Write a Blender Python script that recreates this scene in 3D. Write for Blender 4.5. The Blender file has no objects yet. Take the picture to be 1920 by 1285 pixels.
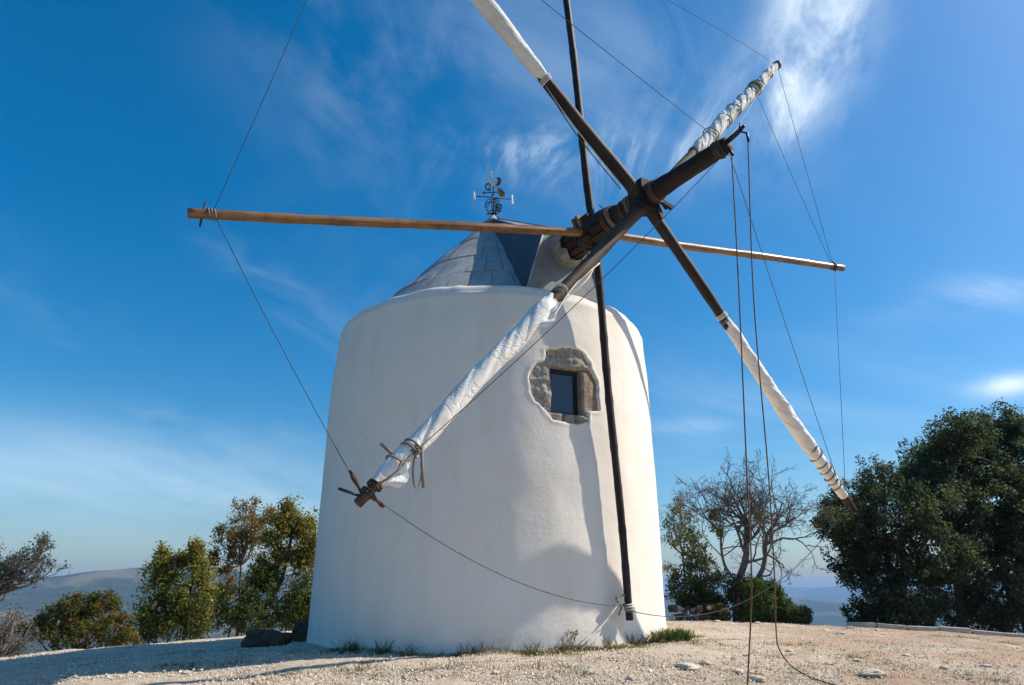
import bpy, math, random
import numpy as np
from mathutils import Vector, noise as mnoise

SC = bpy.context.scene
COL = SC.collection
R = math.radians
rng = np.random.default_rng(7)

# ------------------------------------------------------------------ camera
W, H, F = 1920.0, 1285.0, 1280.0
PITCH = R(19.866); YAW = R(2.016)
CAM = np.array([0.0, -12.5, 0.9])
fw = np.array([math.sin(YAW)*math.cos(PITCH), math.cos(YAW)*math.cos(PITCH), math.sin(PITCH)])
rt = np.array([math.cos(YAW), -math.sin(YAW), 0.0])
up = np.cross(rt, fw)
cd = bpy.data.cameras.new('camera'); cam = bpy.data.objects.new('camera', cd); COL.objects.link(cam)
cam.location = CAM
cam.rotation_euler = (R(90)+PITCH, 0, -YAW)
cd.sensor_width = 36.0; cd.lens = 24.0
cd.clip_start = 0.05; cd.clip_end = 40000
SC.camera = cam

# ------------------------------------------------------------------ light and sky
SUN_AZ, SUN_EL = R(95.8), R(42.4)     # azimuth from the direction towards the camera, turning right
sdir = Vector((math.sin(SUN_AZ)*math.cos(SUN_EL), -math.cos(SUN_AZ)*math.cos(SUN_EL), math.sin(SUN_EL)))
sl = bpy.data.lights.new('sun', 'SUN'); sl.energy = 5.0; sl.angle = R(0.53); sl.color = (1.0, 0.90, 0.765)
so = bpy.data.objects.new('sun', sl); COL.objects.link(so); so.location = (20, 5, 25)
so.rotation_euler = sdir.to_track_quat('Z', 'Y').to_euler()
SC.view_settings.view_transform = 'Standard'
SC.view_settings.look = 'None'
SC.view_settings.exposure = 0.35
SC.view_settings.gamma = 1.0
SC.view_settings.use_curve_mapping = False


class NT:
    """short-hand for building node trees"""
    def __init__(s, tree): s.t = tree; s.n = tree.nodes; s.l = tree.links
    def node(s, typ, **kw):
        nd = s.n.new(typ)
        for k, v in kw.items(): setattr(nd, k, v)
        return nd
    def put(s, sock, v):
        if hasattr(v, 'is_output') or isinstance(v, bpy.types.NodeSocket): s.l.new(v, sock)
        else: sock.default_value = v
    def m(s, op, a, b=0.0, c=None, clamp=False):
        nd = s.node('ShaderNodeMath', operation=op); nd.use_clamp = clamp
        s.put(nd.inputs[0], a); s.put(nd.inputs[1], b)
        if c is not None: s.put(nd.inputs[2], c)
        return nd.outputs[0]
    def vm(s, op, a, b=None):
        nd = s.node('ShaderNodeVectorMath', operation=op)
        s.put(nd.inputs[0], a)
        if b is not None: s.put(nd.inputs[1], b)
        return nd.outputs['Value'] if op in ('DOT_PRODUCT', 'LENGTH') else nd.outputs['Vector']
    def noise(s, vec, scale, detail=4, rough=0.55, dist=0.0, out='Fac'):
        nd = s.node('ShaderNodeTexNoise')
        if vec is not None: s.l.new(vec, nd.inputs['Vector'])
        nd.inputs['Scale'].default_value = scale; nd.inputs['Detail'].default_value = detail
        nd.inputs['Roughness'].default_value = rough; nd.inputs['Distortion'].default_value = dist
        return nd.outputs[out]
    def ramp(s, fac, stops):
        nd = s.node('ShaderNodeValToRGB'); e = nd.color_ramp.elements
        while len(e) < len(stops): e.new(0.5)
        for el, (p, c) in zip(e, stops):
            el.position = p; el.color = (c[0], c[1], c[2], 1) if not np.isscalar(c) else (c, c, c, 1)
        s.put(nd.inputs[0], fac); return nd.outputs[0]
    def mr(s, v, a, b, c=0.0, d=1.0, smooth=True):
        nd = s.node('ShaderNodeMapRange'); nd.interpolation_type = 'SMOOTHSTEP' if smooth else 'LINEAR'
        s.put(nd.inputs[0], v)
        for i, x in zip((1, 2, 3, 4), (a, b, c, d)): nd.inputs[i].default_value = x
        return nd.outputs[0]
    def mix(s, f, a, b, typ='MIX'):
        nd = s.node('ShaderNodeMix', data_type='RGBA', blend_type=typ)
        s.put(nd.inputs[0], f)
        for sk, v in ((nd.inputs[6], a), (nd.inputs[7], b)):
            s.put(sk, (v[0], v[1], v[2], 1) if isinstance(v, (tuple, list)) else v)
        return nd.outputs[2]
    def comb(s, x, y, z=0.0):
        nd = s.node('ShaderNodeCombineXYZ')
        for i, v in enumerate((x, y, z)): s.put(nd.inputs[i], v)
        return nd.outputs[0]


def build_world():
    w = bpy.data.worlds.new('World'); SC.world = w; w.use_nodes = True
    T = NT(w.node_tree); T.n.clear()
    out = T.node('ShaderNodeOutputWorld'); bg = T.node('ShaderNodeBackground')
    T.l.new(bg.outputs[0], out.inputs[0])
    sky = T.node('ShaderNodeTexSky'); sky.sky_type = 'NISHITA'; sky.sun_disc = False
    sky.sun_elevation = SUN_EL; sky.sun_rotation = R(180) - SUN_AZ
    sky.altitude = 530; sky.air_density = 1.17; sky.dust_density = 1.9; sky.ozone_density = 5.95
    hsv = T.node('ShaderNodeHueSaturation'); hsv.inputs['Saturation'].default_value = 1.38; hsv.inputs['Hue'].default_value = 0.493
    hsv.inputs['Value'].default_value = 1.0
    T.l.new(sky.outputs[0], hsv.inputs['Color'])
    # high cirrus: noise over fixed directions of the sky, gathered in a few places
    d = T.node('ShaderNodeTexCoord').outputs['Generated']
    def dirv(px, py):
        v = fw*F + rt*(px-W/2) - up*(py-H/2); return v/np.linalg.norm(v)
    c0 = dirv(960, 642); e1 = rt; e2 = up
    den = T.m('MAXIMUM', T.vm('DOT_PRODUCT', d, tuple(c0)), 0.02)
    gx = T.m('DIVIDE', T.vm('DOT_PRODUCT', d, tuple(e1)), den)
    gy = T.m('DIVIDE', T.vm('DOT_PRODUCT', d, tuple(e2)), den)
    front = T.mr(T.vm('DOT_PRODUCT', d, tuple(c0)), 0.3, 0.5)
    g = T.comb(gx, gy, 0)
    def blob(px, py, rx, ry, ang, soft=1.0):
        x0, y0 = (px-W/2)/F, (H/2-py)/F
        ca, sa = math.cos(R(ang)), math.sin(R(ang))
        dx = T.m('SUBTRACT', gx, x0); dy = T.m('SUBTRACT', gy, y0)
        a = T.m('DIVIDE', T.m('ADD', T.m('MULTIPLY', dx, ca), T.m('MULTIPLY', dy, sa)), rx/F)
        b = T.m('DIVIDE', T.m('SUBTRACT', T.m('MULTIPLY', dy, ca), T.m('MULTIPLY', dx, sa)), ry/F)
        r2 = T.m('ADD', T.m('MULTIPLY', a, a), T.m('MULTIPLY', b, b))
        return T.m('POWER', 2.718, T.m('MULTIPLY', r2, -soft))
    def strand(ang, sx, sy, scale, seed, detail=9, rough=0.6, dist=0.6):
        ca, sa = math.cos(R(ang)), math.sin(R(ang))
        a = T.m('MULTIPLY', T.m('ADD', T.m('MULTIPLY', gx, ca), T.m('MULTIPLY', gy, sa)), sx)
        b = T.m('MULTIPLY', T.m('SUBTRACT', T.m('MULTIPLY', gy, ca), T.m('MULTIPLY', gx, sa)), sy)
        return T.noise(T.comb(a, b, seed), scale, detail, rough, dist)
    n_up = T.m('ADD', T.m('MULTIPLY', strand(62, 0.55, 1.0, 5.5, 1.3, 10, 0.64, 1.0), 0.86), T.m('MULTIPLY', strand(64, 0.45, 1.1, 18.0, 2.3, 8, 0.65, 1.0), 0.14))         # strands rising to the upper right
    n_dg = strand(-40, 0.5, 1.0, 5.0, 4.7)         # strands falling to the right
    n_hz = strand(-8, 0.35, 1.6, 4.0, 8.1)         # low layered strands
    def part(mask, n, lo, hi, k):
        return T.m('MULTIPLY', T.m('MULTIPLY', mask, T.mr(n, lo, hi)), k)
    cl = []
    m1 = T.m('MAXIMUM', blob(1525, 60, 88, 190, -14, 1.2), T.m('MULTIPLY', blob(1490, 190, 110, 60, 40, 1.2), 0.85))
    cl.append(part(T.m('MINIMUM', T.m('MULTIPLY', m1, 1.5), 1.0), n_up, 0.27, 0.66, 0.86))
    m2 = T.m('MAXIMUM', blob(1340, 230, 230, 60, 33), blob(1470, 250, 30, 60, 15))
    cl.append(part(m2, n_up, 0.38, 0.75, 0.62))
    cl.append(part(blob(1110, 285, 200, 55, 3), n_up, 0.44, 0.68, 0.60)); cl.append(part(blob(985, 290, 60, 40, 20), n_up, 0.40, 0.66, 0.40))
    cl.append(part(blob(800, 190, 300, 190, -25), n_dg, 0.38, 0.70, 0.15))
    cl.append(part(blob(1180, 130, 380, 160, -20), n_dg, 0.36, 0.70, 0.15))
    cl.append(part(blob(540, 560, 190, 36, -38), n_dg, 0.40, 0.66, 0.22))
    cl.append(part(blob(330, 790, 70, 22, -12), n_hz, 0.36, 0.62, 0.30))
    cl.append(part(blob(250, 900, 520, 90, -6), n_hz, 0.24, 0.64, 0.36))
    cl.append(part(blob(1890, 722, 75, 24, 8, 1.6), n_up, 0.26, 0.62, 0.85))
    cl.append(part(blob(1860, 545, 180, 46, 14), n_hz, 0.32, 0.7, 0.34))
    cl.append(part(blob(1400, 780, 420, 130, 8), n_hz, 0.40, 0.75, 0.24))
    cl.append(part(blob(1300, 800, 90, 14, 0), n_hz, 0.30, 0.6, 0.24))
    tot = cl[0]
    for c in cl[1:]: tot = T.m('ADD', tot, c)
    tot = T.m('MULTIPLY', T.m('MINIMUM', tot, 0.92), front)
    # the same thin cirrus goes on all round the sky
    sep = T.node('ShaderNodeSeparateXYZ'); T.l.new(d, sep.inputs[0])
    zz = T.m('MAXIMUM', sep.outputs[2], 0.06)
    pl = T.comb(T.m('DIVIDE', sep.outputs[0], zz), T.m('MULTIPLY', T.m('DIVIDE', sep.outputs[1], zz), 0.5), 3.0)
    veil = T.m('MULTIPLY', T.mr(T.noise(pl, 1.3, 8, 0.6, 0.5), 0.55, 0.85), 0.07)
    tot = T.m('ADD', tot, T.m('MULTIPLY', veil, T.mr(sep.outputs[2], 0.02, 0.2)))
    fin = T.mix(tot, hsv.outputs[0], (7.3, 8.35, 9.1))
    T.l.new(fin, bg.inputs['Color']); bg.inputs['Strength'].default_value = 0.11
build_world()


# ------------------------------------------------------------------ mesh helpers
class MB:
    """collects vertices and faces (world coordinates) for ONE mesh object"""
    def __init__(s): s.v = []; s.f = []; s.n = 0; s.c = []; s.mi = []
    def add(s, v, f, col=None, mi=0):
        v = np.asarray(v, float).reshape(-1, 3)
        s.v.append(v); s.f += [tuple(int(i)+s.n for i in q) for q in f]; s.mi += [mi]*len(f)
        s.c.append(np.tile(np.array(col if col is not None else (1, 1, 1)), (len(v), 1)) if col is None or np.ndim(col) == 1 else np.asarray(col))
        s.n += len(v)
    def box(s, c, ax, h, col=None):
        c = np.asarray(c, float); X, Y, Z = [np.asarray(a, float) for a in ax]
        v = [c+X*h[0]*i+Y*h[1]*j+Z*h[2]*k for k in (-1, 1) for j in (-1, 1) for i in (-1, 1)]
        s.add(v, [(0, 2, 3, 1), (4, 5, 7, 6), (0, 1, 5, 4), (2, 6, 7, 3), (0, 4, 6, 2), (1, 3, 7, 5)], col)
    def tube(s, pts, rad, sides=8, cap=True, col=None):
        pts = np.asarray(pts, float); n = len(pts); rad = np.broadcast_to(np.asarray(rad, float), (n,))
        t = np.gradient(pts, axis=0); t /= np.linalg.norm(t, axis=1)[:, None]+1e-12
        a = np.array([0, 0, 1.0]) if abs(t[0][2]) < .9 else np.array([1.0, 0, 0])
        u = np.cross(t[0], a); u /= np.linalg.norm(u)
        an = np.arange(sides)*2*np.pi/sides; vs = []
        for i in range(n):
            u = u-t[i]*(u@t[i]); u /= np.linalg.norm(u)+1e-12; w = np.cross(t[i], u)
            vs.append(pts[i]+rad[i]*(np.cos(an)[:, None]*u+np.sin(an)[:, None]*w))
        fs = [(i*sides+j, i*sides+(j+1) % sides, (i+1)*sides+(j+1) % sides, (i+1)*sides+j) for i in range(n-1) for j in range(sides)]
        if cap: fs += [tuple(range(sides))[::-1], tuple(range((n-1)*sides, n*sides))]
        s.add(np.concatenate(vs), fs, col)
    def grid(s, P, wrap=False, flip=False):
        n, m, _ = P.shape
        fs = []
        for i in range(n-1):
            for j in range(m if wrap else m-1):
                k = (j+1) % m
                q = (i*m+j, i*m+k, (i+1)*m+k, (i+1)*m+j)
                fs.append(q[::-1] if flip else q)
        s.add(P.reshape(-1, 3), fs)

WLOC = {}
def link(o, parent=None):
    COL.objects.link(o)
    if parent is not None: o.parent = parent
    return o
def obj(name, mb, mat, parent=None, smooth=True, loc=None, color=False):
    """one mesh object; vertices come in world coordinates"""
    me = bpy.data.meshes.new(name)
    v = np.concatenate(mb.v)
    base = np.zeros(3)
    if parent is not None: base = WLOC[parent.name].copy()
    l = np.zeros(3)
    if loc is not None: l = np.asarray(loc, float)-base
    me.from_pydata((v-base-l).tolist(), [], mb.f)
    me.polygons.foreach_set('use_smooth', [smooth]*len(me.polygons))
    if color:
        at = me.color_attributes.new('tint', 'FLOAT_COLOR', 'POINT')
        c = np.concatenate(mb.c); at.data.foreach_set('color', np.hstack([c, np.ones((len(c), 1))]).astype(np.float32).ravel())
    for m in (mat if isinstance(mat, (list, tuple)) else [mat]): me.materials.append(m)
    if any(mb.mi): me.polygons.foreach_set('material_index', mb.mi)
    me.update()
    o = bpy.data.objects.new(name, me); o.location = l
    link(o, parent); WLOC[o.name] = base+l
    return o
def thing(name, loc, label, cat, group=None):
    o = bpy.data.objects.new(name, None); link(o); o.location = loc; o.empty_display_size = 0.2
    WLOC[o.name] = np.asarray(loc, float)
    return tag(o, label, cat, group)
def tag(o, label, cat, group=None):
    o['label'] = label; o['category'] = cat
    if group: o['group'] = group
    return o
def fast_mesh(name, V, Q, mat, parent=None, tint=None, smooth=False, loc=None):
    """big meshes of equal faces from numpy arrays: V (n,3), Q (m,k)"""
    me = bpy.data.meshes.new(name); k = Q.shape[1]
    base = WLOC[parent.name] if parent is not None else np.zeros(3)
    l = np.zeros(3) if loc is None else np.asarray(loc, float)-base
    me.vertices.add(len(V)); me.vertices.foreach_set('co', (V-base-l).astype(np.float32).ravel())
    me.loops.add(Q.size); me.loops.foreach_set('vertex_index', Q.astype(np.int32).ravel())
    me.polygons.add(len(Q)); me.polygons.foreach_set('loop_start', np.arange(0, Q.size, k, dtype=np.int32))
    me.update(calc_edges=True)
    me.polygons.foreach_set('use_smooth', [smooth]*len(Q))
    if tint is not None:
        at = me.color_attributes.new('tint', 'FLOAT_COLOR', 'POINT')
        at.data.foreach_set('color', np.hstack([tint, np.ones((len(tint), 1))]).astype(np.float32).ravel())
    me.materials.append(mat); me.validate()
    o = bpy.data.objects.new(name, me); o.location = l; link(o, parent); WLOC[o.name] = base+l
    return o
def ray(px, py):
    d = fw*F+rt*(px-W/2)-up*(py-H/2); return d/np.linalg.norm(d)
def at_y(px, py, Y):
    d = ray(px, py); return CAM+d*(Y-CAM[1])/d[1]
def fbm(P, sc, oct=4):
    return np.array([mnoise.fractal(Vector((p[0]*sc, p[1]*sc, p[2]*sc)), 1.0, 2.0, oct) for p in P])
def unit(v): v = np.asarray(v, float); return v/np.linalg.norm(v)

# ------------------------------------------------------------------ materials
def mat(name, build):
    m = bpy.data.materials.new(name); m.use_nodes = True
    T = NT(m.node_tree); T.b = T.n['Principled BSDF']; T.out = T.n['Material Output']
    T.co = T.node('ShaderNodeTexCoord').outputs['Object']
    T.pos = T.node('ShaderNodeNewGeometry').outputs['Position']
    build(T); return m
def bump(T, h, dist, strength=1.0, prev=None):
    nd = T.node('ShaderNodeBump'); nd.inputs['Strength'].default_value = strength; nd.inputs['Distance'].default_value = dist
    T.put(nd.inputs['Height'], h)
    if prev is not None: T.l.new(prev, nd.inputs['Normal'])
    return nd.outputs[0]
def fin(T, col, rough=0.8, nrm=None, spec=0.3, metal=0.0):
    T.put(T.b.inputs['Base Color'], (col[0], col[1], col[2], 1) if isinstance(col, tuple) else col)
    T.put(T.b.inputs['Roughness'], rough); T.b.inputs['Specular IOR Level'].default_value = spec
    T.b.inputs['Metallic'].default_value = metal
    if nrm is not None: T.l.new(nrm, T.b.inputs['Normal'])

def b_plaster(T):
    P = T.pos
    mp = T.node('ShaderNodeMapping'); T.l.new(P, mp.inputs[0]); mp.inputs['Scale'].default_value = (1, 1, 0.13)
    streak = T.noise(mp.outputs[0], 2.2, 5, 0.55)
    cloud = T.noise(P, 0.7, 4, 0.5)
    c = T.mix(T.mr(cloud, 0.35, 0.7), (0.775, 0.725, 0.655), (0.79, 0.725, 0.63))
    c = T.mix(T.m('MULTIPLY', T.mr(streak, 0.46, 0.72), 0.50), c, (0.69, 0.61, 0.50))
    sep = T.node('ShaderNodeSeparateXYZ'); T.l.new(P, sep.inputs[0])
    zz = sep.outputs[2]
    mp2 = T.node('ShaderNodeMapping'); T.l.new(P, mp2.inputs[0]); mp2.inputs['Scale'].default_value = (1, 1, 0.25)
    run = T.noise(mp2.outputs[0], 5.0, 6, 0.65)
    rim = T.m('MULTIPLY', T.mr(zz, 5.28, 5.46), T.mr(run, 0.42, 0.62))
    c = T.mix(T.m('MULTIPLY', rim, 0.55), c, (0.28, 0.24, 0.20))
    low = T.m('MULTIPLY', T.mr(zz, 0.55, 0.10), T.mr(T.noise(P, 7.0, 6, 0.75), 0.40, 0.68))
    c = T.mix(T.m('MULTIPLY', low, 0.45), c, (0.42, 0.40, 0.34))
    spots = T.mr(T.noise(P, 16.0, 3, 0.6), 0.74, 0.80)
    c = T.mix(T.m('MULTIPLY', spots, 0.30), c, (0.35, 0.33, 0.28))
    patch = T.mr(T.noise(P, 1.1, 3, 0.5, 1.2), 0.53, 0.56)
    c = T.mix(T.m('MULTIPLY', patch, 0.35), c, (0.80, 0.76, 0.70))
    vor = T.node('ShaderNodeTexVoronoi', feature='DISTANCE_TO_EDGE'); vor.inputs['Scale'].default_value = 0.9
    T.l.new(T.vm('ADD', P, T.vm('MULTIPLY', T.noise(P, 2.0, 6, 0.7, 0, 'Color'), (0.5, 0.5, 0.5))), vor.inputs['Vector'])
    crack = T.m('MULTIPLY', T.mr(vor.outputs['Distance'], 0.006, 0.0), T.mr(T.noise(P, 0.8, 2, 0.5), 0.52, 0.62))
    c = T.mix(T.m('MULTIPLY', crack, 0.35), c, (0.40, 0.37, 0.32))
    n = bump(T, T.noise(P, 3.5, 6, 0.6), 0.012, 0.6)
    mp3 = T.node('ShaderNodeMapping'); T.l.new(P, mp3.inputs[0]); mp3.inputs['Scale'].default_value = (1, 1, 2.6)
    n = bump(T, T.noise(mp3.outputs[0], 7.0, 5, 0.7, 0.6), 0.005, 0.6, n)
    n = bump(T, T.m('ADD', T.noise(P, 38.0, 5, 0.65), T.m('MULTIPLY', patch, 0.12)), 0.005, 0.7, n)
    fin(T, c, 0.9, n, 0.15)
M_PLASTER = mat('lime_plaster', b_plaster)

def b_stone(dark, light, sc=9.0, warm=(0.30, 0.2, 0.13)):
    def b(T):
        a = T.noise(T.pos, sc, 8, 0.65, 0.4)
        c = T.ramp(a, [(0.28, dark), (0.5, tuple((d+l)/2 for d, l in zip(dark, light))), (0.72, light)])
        c = T.mix(T.m('MULTIPLY', T.mr(T.noise(T.pos, sc*0.4, 4, 0.5), 0.52, 0.7), 0.6), c, warm)
        n = bump(T, T.noise(T.pos, sc*1.6, 8, 0.7), 0.03, 0.9)
        n = bump(T, T.noise(T.pos, sc*9, 4, 0.7), 0.006, 0.7, n)
        fin(T, c, 0.95, n, 0.1)
    return b
M_STONE = mat('rough_limestone', b_stone((0.16, 0.14, 0.12), (0.62, 0.56, 0.48), 12.0, (0.32, 0.25, 0.19)))
M_STONEW = mat('warm_limestone', b_stone((0.16, 0.12, 0.09), (0.47, 0.39, 0.30), 7.0, (0.38, 0.22, 0.13)))
M_ROCKD = mat('dark_rock', b_stone((0.045, 0.030, 0.022), (0.17, 0.115, 0.08), 7.0, (0.10, 0.05, 0.03)))
M_ROCKP = mat('pale_rock', b_stone((0.42, 0.36, 0.28), (0.74, 0.66, 0.55), 8.0, (0.50, 0.38, 0.28)))

def wood(name, dark, light, rough=0.7, axis=None, spec=0.3, ring=None):
    def b(T):
        # grain runs along the timber: the object's noise is stretched by the axis direction
        ax = tuple(axis)
        al = T.vm('DOT_PRODUCT', T.pos, ax)
        par = T.node('ShaderNodeVectorMath', operation='SCALE'); par.inputs[0].default_value = ax; T.l.new(al, par.inputs['Scale'])
        per = T.vm('SUBTRACT', T.pos, par.outputs[0])
        par2 = T.node('ShaderNodeVectorMath', operation='SCALE'); T.l.new(par.outputs[0], par2.inputs[0]); par2.inputs['Scale'].default_value = 0.06
        v = T.vm('ADD', per, par2.outputs[0])
        g = T.noise(v, 26.0, 6, 0.65, 0.3); p = T.noise(T.pos, 2.4, 5, 0.6)
        c = T.ramp(g, [(0.3, dark), (0.7, light)])
        c = T.mix(T.m('MULTIPLY', T.mr(p, 0.42, 0.68), 0.65), c, tuple(x*0.5 for x in dark))
        if ring is not None:
            c = T.mix(T.m('MULTIPLY', T.mr(T.noise(T.comb(T.m('MULTIPLY', al, 1.1), 0.0, 0.0), 3.0, 2, 0.5), 0.5, 0.72), 0.6), c, ring)
        n = bump(T, g, 0.008, 0.8)
        fin(T, c, rough, n, spec)
    return mat(name, b)

def flat(name, col, rough=0.7, spec=0.3, metal=0.0, var=0.35, sc=14.0, bd=0.004):
    def b(T):
        n = T.noise(T.pos, sc, 5, 0.6)
        c = T.ramp(n, [(0.3, tuple(x*(1-var) for x in col)), (0.7, tuple(min(1, x*(1+var)) for x in col))])
        fin(T, c, rough, bump(T, n, bd, 0.6), spec, metal)
    return mat(name, b)
def b_cloth(T):
    n = T.noise(T.pos, 3.0, 5, 0.55); s = T.noise(T.pos, 14.0, 6, 0.6)
    c = T.mix(T.mr(n, 0.4, 0.7), (0.80, 0.78, 0.74), (0.71, 0.67, 0.60))
    c = T.mix(T.m('MULTIPLY', T.mr(s, 0.55, 0.75), 0.30), c, (0.50, 0.43, 0.35))
    cr = T.m('ABSOLUTE', T.m('SUBTRACT', T.noise(T.pos, 3.2, 4, 0.55, 1.2), 0.5))
    n_ = bump(T, T.mr(cr, 0.0, 0.07), 0.008, 0.5)
    fin(T, c, 0.85, bump(T, T.noise(T.pos, 26.0, 5, 0.65), 0.005, 0.6, n_), 0.15)
M_CLOTH = mat('canvas', b_cloth)
M_WIRE = flat('wire', (0.055, 0.06, 0.07), 0.5, 0.4, 0.3)
M_IRON = flat('black_iron', (0.025, 0.027, 0.032), 0.55, 0.4, 0.2)
M_RUST = flat('rusty_iron', (0.10, 0.05, 0.03), 0.85, 0.2)
M_ROPE = flat('brown_rope', (0.13, 0.085, 0.06), 0.9, 0.1, 0, 0.4, 60)
M_ROPEW = flat('pale_rope', (0.72, 0.68, 0.60), 0.9, 0.1, 0, 0.25, 60)
M_ROPEG = flat('grey_rope', (0.22, 0.19, 0.16), 0.9, 0.1, 0, 0.3, 60)
M_WHITE = flat('white_paint', (0.75, 0.74, 0.70), 0.6, 0.3, 0, 0.15)
M_RED = flat('faded_red_paint', (0.33, 0.07, 0.06), 0.7)
M_ORANGE = flat('rusty_orange_paint', (0.36, 0.15, 0.05), 0.8, 0.2, 0, 0.5, 20)
M_FEATHER = flat('dark_grey_paint', (0.10, 0.09, 0.08), 0.7, 0.3, 0, 0.5, 25)
M_FRAME = flat('black_metal_frame', (0.018, 0.02, 0.024), 0.45, 0.4)
M_KERB = mat('pale_concrete', b_stone((0.34, 0.31, 0.28), (0.55, 0.51, 0.46), 6.0, (0.40, 0.34, 0.28)))
def b_zinc(T):
    n = T.noise(T.pos, 1.6, 6, 0.6); s = T.noise(T.pos, 9.0, 6, 0.65)
    oi = T.node('ShaderNodeObjectInfo').outputs['Random']
    c = T.mix(T.mr(n, 0.35, 0.7), (0.31, 0.325, 0.33), (0.42, 0.42, 0.41))
    c = T.mix(T.m('MULTIPLY', T.mr(s, 0.48, 0.68), 0.6), c, (0.19, 0.205, 0.215))
    c = T.mix(T.m('MULTIPLY', T.mr(T.noise(T.pos, 4.5, 7, 0.7, 0.8), 0.56, 0.64), 0.5), c, (0.15, 0.16, 0.165))
    c = T.mix(T.m('MULTIPLY', T.mr(T.noise(T.pos, 3.3, 5, 0.6), 0.60, 0.70), 0.5), c, (0.19, 0.16, 0.13))
    c = T.mix(1.0, c, T.ramp(oi, [(0, 0.88), (1, 1.12)]), 'MULTIPLY')
    fin(T, c, 0.62, bump(T, n, 0.02, 0.5), 0.25)
M_ZINC = mat('weathered_zinc', b_zinc)
M_SHADE_SEAM = flat('shade_and_seam_sheet', (0.065, 0.080, 0.095), 0.6, 0.25, 0, 0.3, 3.0)  # housing sides: shade put into the colour; under the roof sheets: dark joints
M_FRONT = flat('shade_toned_housing_sheet', (0.20, 0.21, 0.215), 0.65, 0.25, 0, 0.25, 4.0)  # darker than the zinc: the mast's shade is put into the colour
def b_glass(T):
    fin(T, (0.05, 0.056, 0.07), 0.08, None, 0.6)
M_GLASS = mat('dark_window_glass', b_glass)
M_COLLAR = mat('flaking_collar', b_stone((0.12, 0.115, 0.11), (0.42, 0.40, 0.37), 10.0, (0.20, 0.15, 0.11)))

def b_leaf(T):
    at = T.node('ShaderNodeAttribute', attribute_name='tint')
    c = at.outputs['Color']
    T.put(T.b.inputs['Base Color'], c); T.b.inputs['Roughness'].default_value = 0.55
    T.b.inputs['Specular IOR Level'].default_value = 0.22
    tr = T.node('ShaderNodeBsdfTranslucent'); T.l.new(T.mix(1.0, c, (1.15, 1.25, 0.6), 'MULTIPLY'), tr.inputs[0])
    mx = T.node('ShaderNodeMixShader'); mx.inputs[0].default_value = 0.5
    T.l.new(T.b.outputs[0], mx.inputs[1]); T.l.new(tr.outputs[0], mx.inputs[2]); T.l.new(mx.outputs[0], T.out.inputs[0])
M_LEAF = mat('leaves', b_leaf)
def b_tint(T):
    at = T.node('ShaderNodeAttribute', attribute_name='tint')
    fin(T, at.outputs['Color'], 0.9, None, 0.15)
M_TINT = mat('gravel_stone', b_tint)
def b_bark(T):
    n = T.noise(T.pos, 14.0, 7, 0.65)
    fin(T, T.ramp(n, [(0.3, (0.035, 0.028, 0.023)), (0.7, (0.12, 0.10, 0.085))]), 0.95, bump(T, n, 0.02, 0.9), 0.1)
M_BARK = mat('dark_bark', b_bark)
M_TWIG = flat('grey_twigs', (0.16, 0.135, 0.12), 0.9, 0.1)

# ------------------------------------------------------------------ ground
XS = np.array([-40, -16, -12, -9, -6.4, -4, 0, 5, 8, 10, 14, 18, 40]); YS = np.array([-2, 1.2, 2.2, 2.9, 3.6, 5.0, 6.3, 6.3, 5.8, 6.6, 5.6, 4.5, 3])
def ground_z(x, y):
    x = np.asarray(x, float); y = np.asarray(y, float)
    dx = np.abs(x-2.5)
    z = 0.17-np.where(dx < 14, 0.0037*dx*dx, 0.0037*196+0.1036*(dx-14))
    a = np.maximum(0, -2.3-y); z = z-np.where(a < 1, 0.04*a*a, 0.04+0.08*(a-1))
    z = z+np.where(y < -13, 0.04*(-13-y), 0)
    t = y-np.interp(x, XS, YS); t = np.maximum(0, t+0.5)
    z = z-np.where(t < 2, 0.085*t*t, 0.34*t-0.34)
    rr = np.hypot(x-0.05, y); z = z+np.where(rr > 2.5, 0.05*np.exp(-np.maximum(0, rr-2.95)/.13)*(0.55+0.45*np.sin(x*5.1+y*3.7)), 0)
    z = z+0.025*np.sin(x*0.9+1.3)*np.sin(y*1.1+.4)+0.014*np.sin(x*2.3+y*1.1)*np.sin(y*2.9-x*.7)
    return z
def ground_hit(px, py):
    d = ray(px, py); t = np.linspace(2, 40, 20000); P = CAM+t[:, None]*d
    hit = P[:, 2] < ground_z(P[:, 0], P[:, 1])
    if not hit.any(): return ground_hit(px, py+3)
    return P[np.argmax(hit)]

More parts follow.
